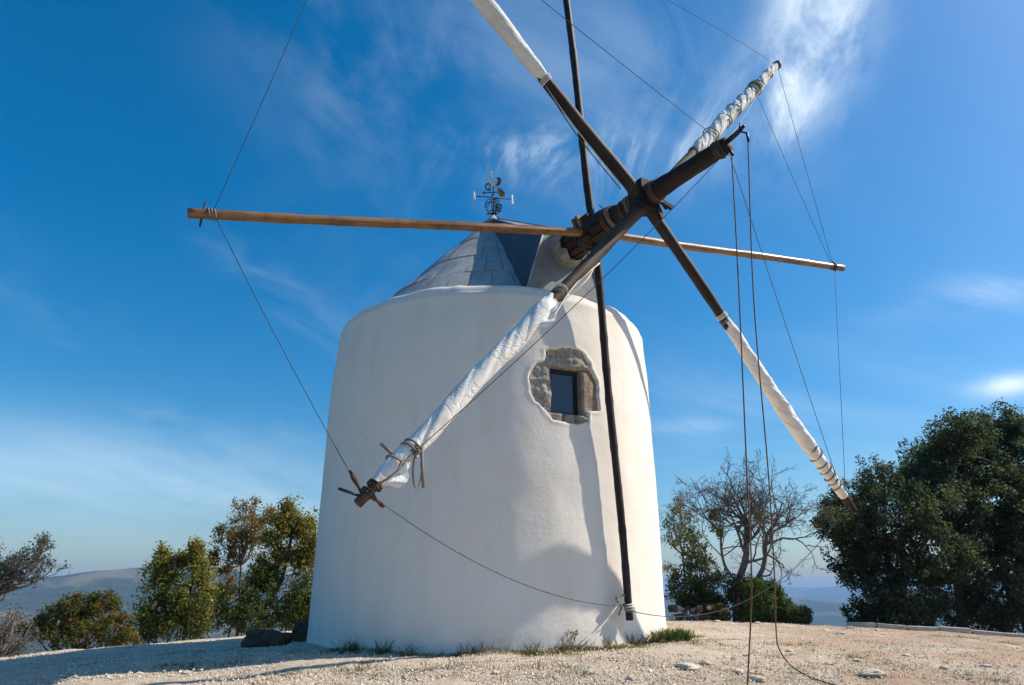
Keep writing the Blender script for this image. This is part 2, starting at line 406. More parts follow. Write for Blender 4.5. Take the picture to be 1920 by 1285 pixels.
def b_ground(T):
    P = T.pos
    fine = T.noise(P, 45.0, 6, 0.75); mid = T.noise(P, 7.0, 6, 0.65); big = T.noise(P, 0.55, 5, 0.55, 0.4)
    c = T.ramp(fine, [(0.25, (0.33, 0.26, 0.18)), (0.42, (0.54, 0.445, 0.335)), (0.58, (0.66, 0.56, 0.44)), (0.75, (0.78, 0.69, 0.57))])
    sep = T.node('ShaderNodeSeparateXYZ'); T.l.new(P, sep.inputs[0])
    soil = T.m('MULTIPLY', T.mr(T.m('ADD', T.m('MULTIPLY', sep.outputs[0], 0.075), T.m('MULTIPLY', T.m('SUBTRACT', big, 0.5), 2.2)), 0.22, 0.62), 0.85)
    c = T.mix(soil, c, T.ramp(fine, [(0.28, (0.29, 0.19, 0.115)), (0.7, (0.62, 0.44, 0.30))]))
    c = T.mix(T.m('MULTIPLY', T.mr(mid, 0.53, 0.68), 0.60), c, (0.26, 0.20, 0.14))
    c = T.mix(T.m('MULTIPLY', T.mr(T.noise(P, 17.0, 5, 0.7), 0.56, 0.66), 0.6), c, (0.22, 0.17, 0.12))
    c = T.mix(T.m('MULTIPLY', T.mr(T.noise(P, 1.3, 7, 0.75, 0.5), 0.54, 0.66), 0.55), c, (0.22, 0.20, 0.10))
    dist = T.vm('LENGTH', T.vm('MULTIPLY', P, (1, 1, 0)))
    c = T.mix(T.mr(T.m('ADD', dist, T.m('MULTIPLY', big, 5.0)), 16.5, 20.5), c, T.mix(T.mr(mid, 0.4, 0.6), (0.05, 0.055, 0.025), (0.16, 0.125, 0.075)))  # dark scrub added far out, mostly unseen, to weaken bounce light
    n = bump(T, mid, 0.05, 0.7); n = bump(T, fine, 0.025, 1.0, n)
    fin(T, c, 0.95, n, 0.1)
M_GROUND = mat('gravel_ground', b_ground)
def build_ground():
    xs = np.concatenate([np.linspace(-60, -14, 24)[:-1], np.linspace(-14, 18, 481), np.linspace(18, 60, 24)[1:]])
    ys = np.concatenate([np.linspace(-60, -14, 16)[:-1], np.linspace(-14, -5.2, 45)[:-1], np.linspace(-5.2, 8, 241), np.linspace(8, 45, 24)[1:]])
    X, Y = np.meshgrid(xs, ys); Z = ground_z(X, Y)
    near = (np.abs(X-2) < 17) & (Y > -14) & (Y < 9)
    q = np.zeros_like(Z)
    for (i, j) in zip(*np.nonzero(near)):
        q[i, j] = 0.05*mnoise.fractal(Vector((X[i, j]*.8, Y[i, j]*.8, 3.1)), 1.0, 2.0, 4)+0.022*mnoise.noise(Vector((X[i, j]*4, Y[i, j]*4, 1)))+0.018*mnoise.noise(Vector((X[i, j]*9, Y[i, j]*9, 4)))
    Z = Z+q*0.6
    n, m = X.shape
    V = np.stack([X, Y, Z], -1).reshape(-1, 3)
    I = np.arange(n*m).reshape(n, m)
    Q = np.stack([I[:-1, :-1], I[:-1, 1:], I[1:, 1:], I[1:, :-1]], -1).reshape(-1, 4)
    o = fast_mesh('ground', V, Q, M_GROUND, smooth=True); o['kind'] = 'structure'
    o['label'] = 'pale gravel hilltop ground with worn soil and sparse weeds'
build_ground()

def b_hills(T):
    P = T.pos
    a = T.noise(P, 0.004, 8, 0.62, 0.3); b = T.noise(P, 0.03, 6, 0.7)
    c = T.ramp(b, [(0.35, (0.018, 0.028, 0.016)), (0.6, (0.045, 0.055, 0.03)), (0.75, (0.13, 0.105, 0.07))])
    c = T.mix(T.m('MULTIPLY', T.mr(a, 0.50, 0.66), 0.75), c, (0.20, 0.165, 0.105))
    fin(T, c, 1.0, bump(T, b, 12.0, 0.8), 0.0)
M_HILLS = mat('far_scrub_hills', b_hills)
def build_hills():
    rr = np.concatenate([np.linspace(30, 200, 12), np.geomspace(230, 9000, 90)])
    th = np.linspace(0, 2*np.pi, 361)[:-1]
    Rr, Th = np.meshgrid(rr, th, indexing='ij')
    X = Rr*np.sin(Th); Y = Rr*np.cos(Th)
    Z = np.zeros_like(X)
    deg = (np.degrees(Th)+180) % 360-180
    for i in range(X.shape[0]):
        for j in range(X.shape[1]):
            r = Rr[i, j]
            down = -12-95*min(1, (r-30)/420)-45*min(1, max(0, (r-450)/900))
            f1 = mnoise.fractal(Vector((X[i, j]/1500, Y[i, j]/1500, 5.2)), 1.0, 2.0, 6)
            g = max(0, min(1, (r-700)/1600))
            Z[i, j] = down+g*(60*f1)
            # ridges that close the view
            az = deg[i, j]
            left = math.exp(-((r-2600)/650)**2)*(178+26*f1-0.55*max(0, -az-30)) * (1 if az < -16 and az > -110 else max(0, 1-abs(az+16)/14) if az >= -16 else max(0, 1-abs(az+110)/20))
            right = math.exp(-((r-3600)/800)**2)*(112+38*f1)
            far = max(0, min(1, (r-5200)/1500))*(150+50*f1)
            Z[i, j] += max(left, right*(0.9 if az > -16 else 0.5), far)
    n, m = X.shape; V = np.stack([X, Y, Z], -1).reshape(-1, 3); I = np.arange(n*m).reshape(n, m)
    I2 = np.roll(I, -1, axis=1)
    Q = np.stack([I[:-1], I[1:], I2[1:], I2[:-1]], -1).reshape(-1, 4)
    o = fast_mesh('hills', V, Q, M_HILLS, smooth=True); o['kind'] = 'structure'
    o['label'] = 'hazy blue scrub hills and valley far below the hilltop'
build_hills()

def build_haze():
    mb = MB(); s = 9500
    mb.box((0, 0, -75), ((1, 0, 0), (0, 1, 0), (0, 0, 1)), (s, s, 165))
    m = bpy.data.materials.new('haze_air'); m.use_nodes = True; T = NT(m.node_tree)
    T.n.remove(T.n['Principled BSDF'])
    v = T.node('ShaderNodeVolumePrincipled'); v.inputs['Color'].default_value = (0.36, 0.63, 1.0, 1)
    v.inputs['Density'].default_value = 0.00017; v.inputs['Anisotropy'].default_value = 0.0
    T.l.new(v.outputs[0], T.n['Material Output'].inputs['Volume'])
    o = obj('haze', mb, m, smooth=False); o['kind'] = 'stuff'
build_haze()

# ------------------------------------------------------------------ the windmill
AX = np.array([0.05, 0.0, 0.0])
mill = thing('windmill', (AX[0], AX[1], 0.1), 'whitewashed round windmill with eight long arms and furled white sails', 'windmill')
ZP = np.array([-0.25, 0.12, 0.5, 3.57, 4.55, 5.05, 5.25, 5.40, 5.48, 5.52, 5.55, 5.55]); RP = np.array([3.0, 2.955, 2.945, 2.94, 2.905, 2.872, 2.855, 2.81, 2.72, 2.62, 2.5, 2.2])
OUT = np.array([(10.87, 3.78), (10.9, 3.66), (11.94, 3.54), (13.4, 3.46), (15.13, 3.39), (16.6, 3.30), (18.0, 3.24), (20.05, 3.225), (23, 3.21), (26, 3.215), (29.18, 3.25), (29.5, 3.42), (33.5, 3.46),
                (33.7, 3.7), (33.3, 3.92), (31.6, 4.06), (30.9, 4.19), (29.0, 4.28), (27.14, 4.34), (24, 4.37), (21.53, 4.36), (18.6, 4.33), (16.2, 4.28), (15.9, 4.18), (15.0, 4.09), (13.2, 4.06), (12.04, 3.99), (11.1, 3.88)])
WT0, WT1, WZ0, WZ1 = 17.6, 28.3, 3.34, 4.06          # the opening (degrees, metres)
RW = 2.92
def sdist(t, z):
    """signed distance in metres to the broken plaster outline (inside > 0)"""
    P = np.stack([np.radians(t)*RW, z], -1); A = np.stack([np.radians(OUT[:, 0])*RW, OUT[:, 1]], -1); B = np.roll(A, -1, 0)
    d = np.full(len(P), 1e9); ins = np.zeros(len(P), bool)
    for a, b in zip(A, B):
        ab = b-a; h = np.clip(((P-a)@ab)/(ab@ab), 0, 1); d = np.minimum(d, np.linalg.norm(P-a-h[:, None]*ab, axis=1))
        c = ((a[1] > P[:, 1]) != (b[1] > P[:, 1])); 
        with np.errstate(divide='ignore', invalid='ignore'):
            xi = (b[0]-a[0])*(P[:, 1]-a[1])/(b[1]-a[1]+1e-12)+a[0]
        ins ^= c & (P[:, 0] < xi)
    return np.where(ins, d, -d)
def build_wall():
    ts = np.concatenate([np.linspace(-180, 8, 150)[:-1], np.linspace(8, 36, 141), np.linspace(36, 180, 120)[1:]])[:-1]
    s = np.linspace(0, 1, 34)
    zs = np.concatenate([np.linspace(-.25, 3.12, 56)[:-1], np.linspace(3.12, 4.45, 125), np.linspace(4.45, 5.2, 14)[1:]])
    prof = [(z, np.interp(z, ZP[:6], RP[:6])) for z in zs]
    prof += [(z, r) for z, r in zip([5.22, 5.26, 5.30, 5.33, 5.355, 5.375, 5.39, 5.393, 5.388, 5.375, 5.35, 5.33], [2.858, 2.848, 2.835, 2.815, 2.785, 2.745, 2.70, 2.66, 2.62, 2.57, 2.45, 2.2])]
    n, m = len(prof), len(ts)
    Z = np.array([p[0] for p in prof])[:, None]+np.zeros(m); Rr = np.array([p[1] for p in prof])[:, None]+np.zeros(m); T_ = np.zeros(n)[:, None]+ts
    fl = np.stack([np.sin(np.radians(T_))*2.9, -np.cos(np.radians(T_))*2.9, Z], -1).reshape(-1, 3)
    f1 = fbm(fl, 0.55, 3).reshape(n, m); f2 = fbm(fl, 2.3, 3).reshape(n, m)
    rimk = np.clip((Z-5.2)/.25, 0, 1)
    Rr = Rr+0.026*f1+0.003*f2+rimk*0.02*f2
    Z = Z+rimk*(0.035*fbm(fl*[1, 1, 0.2], 1.3, 3).reshape(n, m)+0.02*f2)
    win = (T_ > 8) & (T_ < 36) & (Z > 3.1) & (Z < 4.5)
    sd = np.full(T_.shape, -1.0); sd[win] = sdist(T_[win], Z[win]); sd = sd+np.where(win, 0.022*f2+0.022*fbm(fl, 8.0, 3).reshape(n, m), 0)
    k = np.clip((sd+0.028)/0.034, 0, 1); k = k*k*(3-2*k)
    Rr = Rr-0.085*k+0.006*np.exp(-((sd+0.05)/0.035)**2)*win
    tr = np.radians(T_)
    P = np.stack([AX[0]+Rr*np.sin(tr), AX[1]-Rr*np.cos(tr), Z], -1)
    mb = MB(); mb.grid(P, wrap=True)
    # leave the window opening free
    tm = (np.array([p for p in T_[0]])); keep = []
    for q in mb.f:
        i0, j0 = divmod(min(q), m)
        if i0 < n-1 and WT0-.35 < ts[j0] < WT1+.25 and WZ0-.03 < prof[i0][0] < WZ1+.02: continue
        keep.append(q)
    mb.f = keep; mb.mi = [0]*len(keep)
    return obj('wall', mb, M_PLASTER, mill)
wall = build_wall()

def stone_block(name, t0, t1, z0, z1, proud, depth, seed, amp, material):
    """one rough surround stone lying in the broken plaster, its face curved with the wall"""
    r = np.random.default_rng(seed); w = np.radians(t1-t0)*RW; nx = max(5, int(w/.022)); nz = max(5, int((z1-z0)/.022))
    faces = MB()
    U, Vv = np.meshgrid(np.linspace(0, 1, nx), np.linspace(0, 1, nz))
    P0 = np.stack([U*w+seed*3.1, Vv*(z1-z0), np.full_like(U, seed*1.7)], -1).reshape(-1, 3)
    h = (fbm(P0, 5.0, 4)*0.6+fbm(P0, 14.0, 3)*0.35).reshape(U.shape)*amp
    e = np.minimum(np.minimum(U, 1-U)*w, np.minimum(Vv, 1-Vv)*(z1-z0)); ek = np.clip(e/0.03, 0, 1)
    d = proud+h-(1-ek)**2*0.03
    def pos(u, v, rr):
        t = np.radians(t0+(t1-t0)*u); z = z0+(z1-z0)*v
        return np.stack([AX[0]+rr*np.sin(t), AX[1]-rr*np.cos(t), z], -1)
    faces.grid(pos(U, Vv, np.interp(z0, ZP[:6], RP[:6])+d))
    # sides going into the wall
    ring = [(i, 0) for i in range(nx)]+[(nx-1, j) for j in range(1, nz)]+[(i, nz-1) for i in range(nx-2, -1, -1)]+[(0, j) for j in range(nz-2, 0, -1)]
    uu = np.array([U[j, i] for i, j in ring]); vv = np.array([Vv[j, i] for i, j in ring]); dd = np.array([d[j, i] for i, j in ring])
    Rb = np.interp(z0, ZP[:6], RP[:6])
    S = np.stack([pos(uu, vv, Rb+dd), pos(uu, vv, Rb+dd*0-depth)], 0)
    faces.grid(S, wrap=True, flip=True)
    return obj(name, faces, material, wall)
stone_block('lintel_stone', 15.4, 31.2, 4.062, 4.42, -0.03, 0.30, 3, 0.06, M_STONE)
stone_block('jamb_stone', 9.8, 17.7, 3.36, 4.11, -0.035, 0.30, 5, 0.07, M_STONE)
stone_block('jamb_stone', 28.25, 35.0, 3.36, 4.055, -0.05, 0.30, 8, 0.02, M_STONEW)
for a, b, s_, mt in ((15.0, 20.9, 11, M_STONE), (21.0, 25.2, 12, M_STONEW), (25.3, 30.0, 13, M_STONEW)):
    stone_block('sill_stone', a, b, 3.18, 3.338, -0.02, 0.30, s_, 0.03, mt)
def build_window():
    tc = R((WT0+WT1)/2); n = np.array([math.sin(tc), -math.cos(tc), 0]); u = np.array([math.cos(tc), math.sin(tc), 0]); z = np.array([0, 0, 1.0])
    w = math.radians(WT1-WT0)*RW/2+0.01; h = (WZ1-WZ0)/2+.01; c = AX+n*(RW-0.20)+z*(WZ0+WZ1)/2
    mb = MB(); b = 0.028
    for s in (-1, 1):
        mb.box(c+u*s*(w-b), (u, n, z), (b, 0.03, h)); mb.box(c+z*s*(h-b), (u, n, z), (w-2*b, 0.028, b))
    fr = obj('window', mb, M_FRAME, mill, smooth=False)
    mb = MB(); mb.box(c-n*0.012, (u, n, z), (w-2*b+.002, 0.006, h-2*b+.002)); obj('pane', mb, M_GLASS, fr, smooth=False)
    mb = MB()                                     # slim inner bead of the sash
    for s in (-1, 1):
        mb.box(c+n*0.006+u*s*(w-2*b-.008), (u, n, z), (0.0075, 0.010, h-2*b)); mb.box(c+n*0.005+z*s*(h-2*b-.008), (u, n, z), (w-2*b-.016, 0.009, 0.0075))
    obj('sash', mb, M_FRAME, fr, smooth=False)
build_window()

# --- roof: a cone of zinc sheets with the housing of the mast
APEX = np.array([0.05, 0.0, 8.20])
def cone(t, z, lift=0.0):
    r = (APEX[2]-z)*0.91
    return np.array([AX[0]+(r+lift*.7)*math.sin(t), AX[1]-(r+lift*.7)*math.cos(t), z+lift*.7])
def build_roof():
    mb = MB(); n = 48; rows = []
    for z in (5.33, 8.17):
        rows.append([cone(2*np.pi*i/n, z, -0.012) for i in range(n)])
    mb.grid(np.array(rows), wrap=True)
    roof = obj('roof', mb, M_SHADE_SEAM, mill)
    lv = [(5.32, 5.98, 40), (5.96, 6.56, 40), (6.54, 7.30, 30), (7.28, 8.19, 15)]
    r = np.random.default_rng(4)
    for li, (za, zb, k) in enumerate(lv):
        off = r.uniform(0, 1)
        for i in range(k):
            t0, t1 = 2*np.pi*(i+off)/k, 2*np.pi*(i+1+off)/k
            # hidden under the mast housing
            mid = (math.degrees((t0+t1)/2)+180) % 360-180
            jt = r.normal(0, 0.004); g = 0.005/max(.25, (8.2-(za+zb)/2)); sub = 3
            lo, hi = 0.010+jt*.4+r.uniform(0, .005), 0.003+r.uniform(0, .003)
            P = np.array([[cone(t0+g+(t1-t0-2*g)*a/sub, za+(zb-za)*b/2, lo+(hi-lo)*b/2+0.006*math.sin(b*2+i)) for a in range(sub+1)] for b in range(3)])
            Pb = np.array([[cone(t0+g+(t1-t0-2*g)*a/sub, za+(zb-za)*b/2, -0.008) for a in range(sub+1)] for b in range(3)])
            q = MB(); q.grid(P)
            edge = [(0, a) for a in range(sub+1)]+[(b, sub) for b in (1, 2)]+[(2, a) for a in range(sub-1, -1, -1)]+[(1, 0)]
            q.grid(np.array([[P[e] for e in edge], [Pb[e] for e in edge]]), wrap=True, flip=True)
            obj('roof_sheet', q, M_ZINC, roof, smooth=False)
    # cap at the top
    q = MB(); q.tube([APEX+[0, 0, -0.22], APEX+[0, 0, -0.1], APEX+[0, 0, 0.03]], [0.26, 0.13, 0.035], 16)
    obj('roof_cap', q, M_ZINC, roof)
    return roof
roof = build_roof()

M0 = np.array([0.05, 0.0, 6.367]); MT = np.array([3.059, -5.199, 6.306]); m = unit(MT-M0)
ud = unit(np.cross(m, [0, 0, 1.0])); ud = np.array([-ud[0], -ud[1], 0]); ud = -ud if ud[0] > 0 else ud   # towards the left of the photo
vd = np.array([0, 0, 1.0]); mh = unit([m[0], m[1], 0])
def build_dormer():
    df = 2.50
    def on_front(px, py):
        d = ray(px, py); t = (np.dot(mh, AX)+df-np.dot(mh, CAM))/np.dot(mh, d); return CAM+d*t
    BL = on_front(985, 548); TL = on_front(1018, 437)
    def mk(dd, uu, z): return np.array([AX[0], AX[1], 0])+mh*dd+ud*uu+vd*z
    BR = mk(df, -0.80, BL[2]-.02); TR = mk(df, -0.42, TL[2]-.02); TC = mk(df, 0.0, TL[2]+0.20)
    B0, T0 = mk(0.25, 0.16, 7.98), mk(0.25, -0.16, 7.98); TM = mk(0.15, 0, 8.08)
    BLb, BRb = mk(0.5, .9, 5.45), mk(.5, -.9, 5.45)
    def plate(name, pts, th=0.02, out=None):
        q = MB(); pts = [np.asarray(p) for p in pts]; nn = unit(np.cross(pts[1]-pts[0], pts[2]-pts[0]))
        if out is not None and np.dot(nn, out) < 0: pts = pts[::-1]; nn = -nn
        k = len(pts); q.add([p for p in pts]+[p-nn*th for p in pts], [tuple(range(k)), tuple(range(2*k-1, k-1, -1))]+[(i, i+k, (i+1) % k+k, (i+1) % k) for i in range(k)])
        return q
    front = obj('mast_housing', plate('f', [BL, BR, TR, TC, TL], 0.05, mh), M_FRONT, mill, smooth=False)
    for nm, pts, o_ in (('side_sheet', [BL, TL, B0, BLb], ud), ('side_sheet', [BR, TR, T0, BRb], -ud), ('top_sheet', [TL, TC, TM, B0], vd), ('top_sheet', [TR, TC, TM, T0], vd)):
        obj(nm, plate(nm, pts, 0.02, o_), M_SHADE_SEAM if nm[0] == 's' else M_ZINC, front, smooth=False)
    q = MB()                                                                  # turned-over edges
    for a, b in ((BL, TL), (TL, TC), (TC, TR), (TR, BR), (TL, B0), (TC, TM)): q.tube([a+mh*.012, b+mh*.012], 0.016, 6)
    obj('edge_strip', q, M_ZINC, front)
    # collar round the mast
    q = MB(); c = M0+m*(df/np.dot(m, mh)); n_ = 28; P = []
    r = np.random.default_rng(2); jag = 0.05*np.abs(r.normal(0, 1, n_))
    for (s, rr, jj) in ((-0.10, .35, 0), (0.0, .352, 0), (0.14, .335, .5), (0.26, .305, 1), (0.26, .28, 1), (.06, .26, 0), (-.10, .26, 0)):
        P.append([c+m*(s+(jag[k]-.10)*jj)+rr*(math.cos(2*np.pi*k/n_)*ud+math.sin(2*np.pi*k/n_)*np.cross(m, ud)) for k in range(n_)])
    q.grid(np.array(P), wrap=True, flip=True); obj('mast_collar', q, M_COLLAR, front, smooth=False)
build_dormer()

# --- mast
M_MAST = wood('mast_wood', (0.010, 0.007, 0.006), (0.038, 0.025, 0.020), 0.75, m)
M_MASTR = wood('reddish_mast_wood', (0.016, 0.009, 0.007), (0.060, 0.034, 0.025), 0.7, m)
def build_mast():
    q = MB(); L = np.linalg.norm(MT-M0); s = np.linspace(1.2, L-.02, 40)
    r = np.interp(s, [1.2, 2.6, 3.3, 4.2, 4.8, L], [.20, .188, .165, .148, .138, .105]); r = r*(1+0.03*np.sin(s*7)+.02*np.sin(s*17+1))
    q.tube([M0+m*x for x in s], r, 14)
    mast = obj('mast', q, M_MAST, mill)
    up_ = np.cross(m, ud); up_ = up_ if up_[2] > 0 else -up_
    # planks fished round the butt, with gaps between them
    rg = np.random.default_rng(9)
    for k in range(10):
        a = 2*np.pi*k/10
        for s0, s1 in ((2.25, 2.62), (2.64, 3.02), (3.26, 3.62)):
            dn = math.cos(a)*ud+math.sin(a)*up_; tn = np.cross(m, dn); rr = .20+rg.uniform(-.006, .016)
            b = MB(); b.box(M0+m*((s0+s1)/2+rg.uniform(-.02, .02))+dn*rr, (m, tn, dn), ((s1-s0)/2-.012, .060, .022)); obj('plank', b, M_MASTR, mast, smooth=False)
    for s0, rr in ((2.63, .233), (3.05, .215), (3.64, .226), (4.02, .172), (4.68, .166), (5.86, .124)):
        b = MB(); b.tube([M0+m*(s0-.022), M0+m*(s0+.022)], rr, 20); obj('iron_band', b, M_RUST, mast)
    # hub blocks that grip the spars, wedges and nails
    b = MB(); c = M0+m*4.42
    b.box(c+up_*.05+ud*.02, (m, ud, up_), (.15, .17, .165)); b.box(c-up_*.12+ud*.05, (m, ud, up_), (.13, .15, .10))
    obj('hub_block', b, M_MAST, mast, smooth=False)
    b = MB(); b.box(M0+m*3.17+up_*.03, (m, ud, up_), (.15, .21, .20)); obj('hub_block', b, M_MAST, mast, smooth=False)
    for k, (s0, du, dv, col) in enumerate(((3.06, .24, .12, M_OCHRE), (3.15, .23, .15, M_OCHRE), (4.55, -.24, -.06, M_MASTR), (4.62, -.22, -.13, M_MASTR), (4.5, -.2, -.2, M_MASTR))):
        b = MB(); ax = unit(m*rg.normal(0, .3)+up_*rg.normal(.5, .5)+ud*.4); y_ = unit(np.cross(ax, m)); b.box(M0+m*s0+ud*du+up_*dv, (ax, y_, np.cross(ax, y_)), (.11, .035, .025)); obj('wedge', b, col, mast, smooth=False)
    for s0, du, dv in ((3.1, .16, .2), (3.55, .05, .24), (3.75, .0, .22), (4.7, .02, .2), (4.2, .05, .2), (3.35, .1, .22)):
        b = MB(); p = M0+m*s0+ud*du+up_*dv; b.tube([p, p+up_*.08+ud*.12*rg.normal()-m*.05], .008, 5); obj('nail', b, M_IRON, mast)
    # rope and wire lashings at the crossings
    def wrap(s0, s1, rr, turns, mt, th=.011):
        t = np.linspace(0, 1, int(turns*22)); q = MB()
        q.tube([M0+m*(s0+(s1-s0)*x)+rr*(1+.05*math.sin(x*40))*(math.cos(2*np.pi*turns*x)*ud+math.sin(2*np.pi*turns*x)*up_) for x in t], th, 5); obj('lashing', q, mt, mast)
    wrap(4.12, 4.26, .168, 4, M_ROPEG); wrap(4.60, 4.66, .165, 2, M_WIRE); wrap(3.72, 3.82, .195, 3, M_ROPEG); wrap(2.95, 3.02, .235, 2, M_WIRE); wrap(5.80, 5.95, .122, 5, M_WIRE, .009)
    # iron fork at the tip
    b = MB(); b.tube([MT-m*.1+up_*.03, MT+m*.14+up_*.07, MT+m*.26+up_*.11], [.035, .032, .02], 8); b.tube([MT+m*.18+up_*.1, MT+m*.20+up_*.19], [.014, .008], 5)
    obj('tip_hook', b, M_IRON, mast)
    b = MB(); e = MT+m*.18+up_*.07; b.tube([e, e+m*.10-vd*.09], .012, 6); b.tube([e+m*.10-vd*.08, e+m*.105-vd*.22], .016, 6); b.tube([MT-up_*.1, MT-up_*.2+m*.03], .02, 6)
    obj('shackle', b, M_IRON, mast)
    return mast, up_
M_OCHRE = wood('fresh_wedge_wood', (0.24, 0.14, 0.07), (0.42, 0.27, 0.14), 0.8, (0, 0, 1))
mast, upm = build_mast()

# --- spars
TIP = {'A': (-3.655, -5.154, 5.162), 'B': (7.208, -0.151, 7.073), 'C': (1.23, -3.041, 12.367), 'D': (1.98, -2.422, 0.497), 'E': (-1.8, -6.103, 10.187), 'F': (6.014, -1.213, 2.125), 'G': (5.723, -1.729, 10.803), 'H': (-1.274, -5.624, 1.686)}
HUB1, HUB2 = np.array([1.639, -2.745, 6.335]), np.array([2.258, -3.815, 6.322])
ROOT = {'A': HUB1+ud*.02, 'B': HUB1, 'C': HUB1-ud*.03, 'D': HUB1-ud*.06-upm*.1, 'E': HUB2+ud*.13+m*.02, 'F': HUB2+ud*.10+m*.02, 'G': HUB2-ud*.08, 'H': HUB2+ud*.02-upm*.12}
TIP = {k: np.array(v) for k, v in TIP.items()}
def on(k, t): return ROOT[k]+(TIP[k]-ROOT[k])*t
def frame(k):
    d = unit(TIP[k]-ROOT[k]); a = unit(np.cross(d, vd if abs(d[2]) < .9 else m)); return d, a, np.cross(d, a)
def spar(k, r0, r1, material, label, bow=0.0, nodes=False, seed=0):
    d, a, b = frame(k); n = 60; t = np.linspace(-0.02, 1, n); rg = np.random.default_rng(seed)
    r = r0+(r1-r0)*np.clip(t, 0, 1); r = r*(1+.03*np.sin(t*31+seed)+.02*np.sin(t*71))
    P = np.array([on(k, x)+bow*math.sin(math.pi*max(0, x))*(m*.6+b*.4)+a*.012*math.sin(x*9+seed) for x in t])
    if nodes:
        for c in np.arange(.06, 1, .105): r = r+.007*np.exp(-((t-c-rg.normal(0, .01))/.008)**2)
    q = MB(); q.tube(P, r, 12)
    o = obj('spar', q, material, mill); o['label'] = label; return o
WD = lambda nm, k, a, b, **kw: wood(nm, a, b, axis=unit(TIP[k]-ROOT[k]), **kw)
M_A = WD('orange_pole_wood', 'A', (0.15, 0.070, 0.022), (0.36, 0.185, 0.068), rough=0.42, spec=0.4, ring=(0.11, 0.05, 0.022))
M_B = WD('sunlit_pole_wood', 'B', (0.22, 0.12, 0.06), (0.42, 0.27, 0.15), rough=0.38, spec=0.5, ring=(0.13, 0.075, 0.04))  # same wood as the left pole, sunlight put into the lighter colour
M_C = WD('tarred_pole_wood_up', 'C', (0.012, 0.008, 0.007), (0.042, 0.025, 0.023), rough=0.6)
M_D = WD('tarred_pole_wood_down', 'D', (0.012, 0.008, 0.007), (0.042, 0.025, 0.023), rough=0.6)
M_E = WD('brown_spar_wood_upper', 'E', (0.013, 0.009, 0.008), (0.050, 0.034, 0.027), rough=0.65)
M_F = WD('brown_spar_wood_lower', 'F', (0.014, 0.009, 0.008), (0.052, 0.034, 0.027), rough=0.65)
M_G = WD('grey_spar_wood', 'G', (0.09, 0.07, 0.055), (0.22, 0.175, 0.14), rough=0.75)
M_H = WD('brown_spar_wood_near', 'H', (0.04, 0.022, 0.013), (0.12, 0.072, 0.045), rough=0.6)
SP = {'A': spar('A', .068, .062, M_A, 'golden brown pole reaching left past the roof', .03, True, 1),
      'B': spar('B', .068, .064, M_B, 'shiny sunlit brown pole reaching right', .02, True, 2),
      'C': spar('C', .066, .060, M_C, 'dark bare pole pointing up', .0, True, 3),
      'D': spar('D', .064, .052, M_D, 'dark bare pole hanging down beside the window', .0, True, 4),
      'E': spar('E', .098, .066, M_E, 'thick brown arm pointing up left with a furled sail', 0, False, 5),
      'F': spar('F', .088, .055, M_F, 'brown arm pointing down right with a furled sail', 0, False, 6),
      'G': spar('G', .085, .050, M_G, 'greyish arm pointing up right with a tightly roped sail', 0, False, 7),
      'H': spar('H', .100, .050, M_H, 'brown arm pointing down left with a loosely furled sail', 0, False, 8)}

def sail(k, t0, t1, prof, turns, folds, amp, seed, sag=0.02):
    """canvas rolled in a spiral round the spar; prof = [(s, radius)] over the length of the roll"""
    d, a, b = frame(k); L = np.linalg.norm(TIP[k]-ROOT[k])*(t1-t0); nl = int(L/.018); nc = 44
    rg = np.random.default_rng(seed); ph = rg.uniform(0, 6, 8)
    s = np.linspace(0, 1, nl); an = np.linspace(0, 2*np.pi, nc, endpoint=False)
    S, A_ = np.meshgrid(s, an, indexing='ij')
    rr = np.interp(S, [p[0] for p in prof], [p[1] for p in prof])
    tw = 2*np.pi*turns*S
    q = np.stack([np.cos(A_+tw)*1.1, np.sin(A_+tw)*1.1, S*L*0.7+seed*7], -1).reshape(-1, 3)
    n1 = fbm(q, 1.2, 3).reshape(S.shape); n2 = fbm(q*[1.3, 1.3, 1.6], 2.4, 3).reshape(S.shape)
    w1 = np.abs(np.sin((A_+tw+1.2*n1+ph[0])*folds/2)); w2 = np.abs(np.sin((A_*2-tw*1.6+1.5*n1+ph[1])))
    lap = ((A_+tw*1.0+ph[2]+.5*n1) % (2*np.pi))/(2*np.pi)                      # the overlapping edge of the roll
    cr = rr*(1+amp*(1.1*(1-w1)**2*-1+0.35*(w1-.5)+.35*(w2-.5)+.9*n1*.6+.5*n2)+0.16*(lap-.5))
    off = (sag*np.sin(np.pi*S))[..., None]*(-vd)+(.010*np.sin(S*11+ph[3]))[..., None]*b+(.008*np.sin(S*7+ph[4]))[..., None]*a
    P = np.array(on(k, t0))+(TIP[k]-ROOT[k])*((t1-t0)*S)[..., None]+cr[..., None]*(np.cos(A_)[..., None]*a+np.sin(A_)[..., None]*b)+off
    mb = MB(); mb.grid(P, wrap=True)
    return obj('sail', mb, M_CLOTH, SP[k])
def ring(k, t, r, mt, turns=2, th=.011, pitch=.03, name='lashing', off=(0, 0)):
    d, a, b = frame(k); x = np.linspace(0, 1, int(turns*20)+2); q = MB(); c = on(k, t)+a*off[0]+b*off[1]
    q.tube([c+d*(y-.5)*pitch*turns+r*(1+.06*math.sin(y*23))*(math.cos(2*np.pi*turns*y)*a+math.sin(2*np.pi*turns*y)*b) for y in x], th, 5)
    return obj(name, q, mt, SP[k])
sail('H', .405, .955, [(0, .088), (.03, .10), (.07, .135), (.13, .140), (.25, .124), (.5, .112), (.75, .108), (.82, .102), (.86, .110), (.92, .10), (.97, .078), (1, .066)], 1.8, 3, .075, 1, .008)
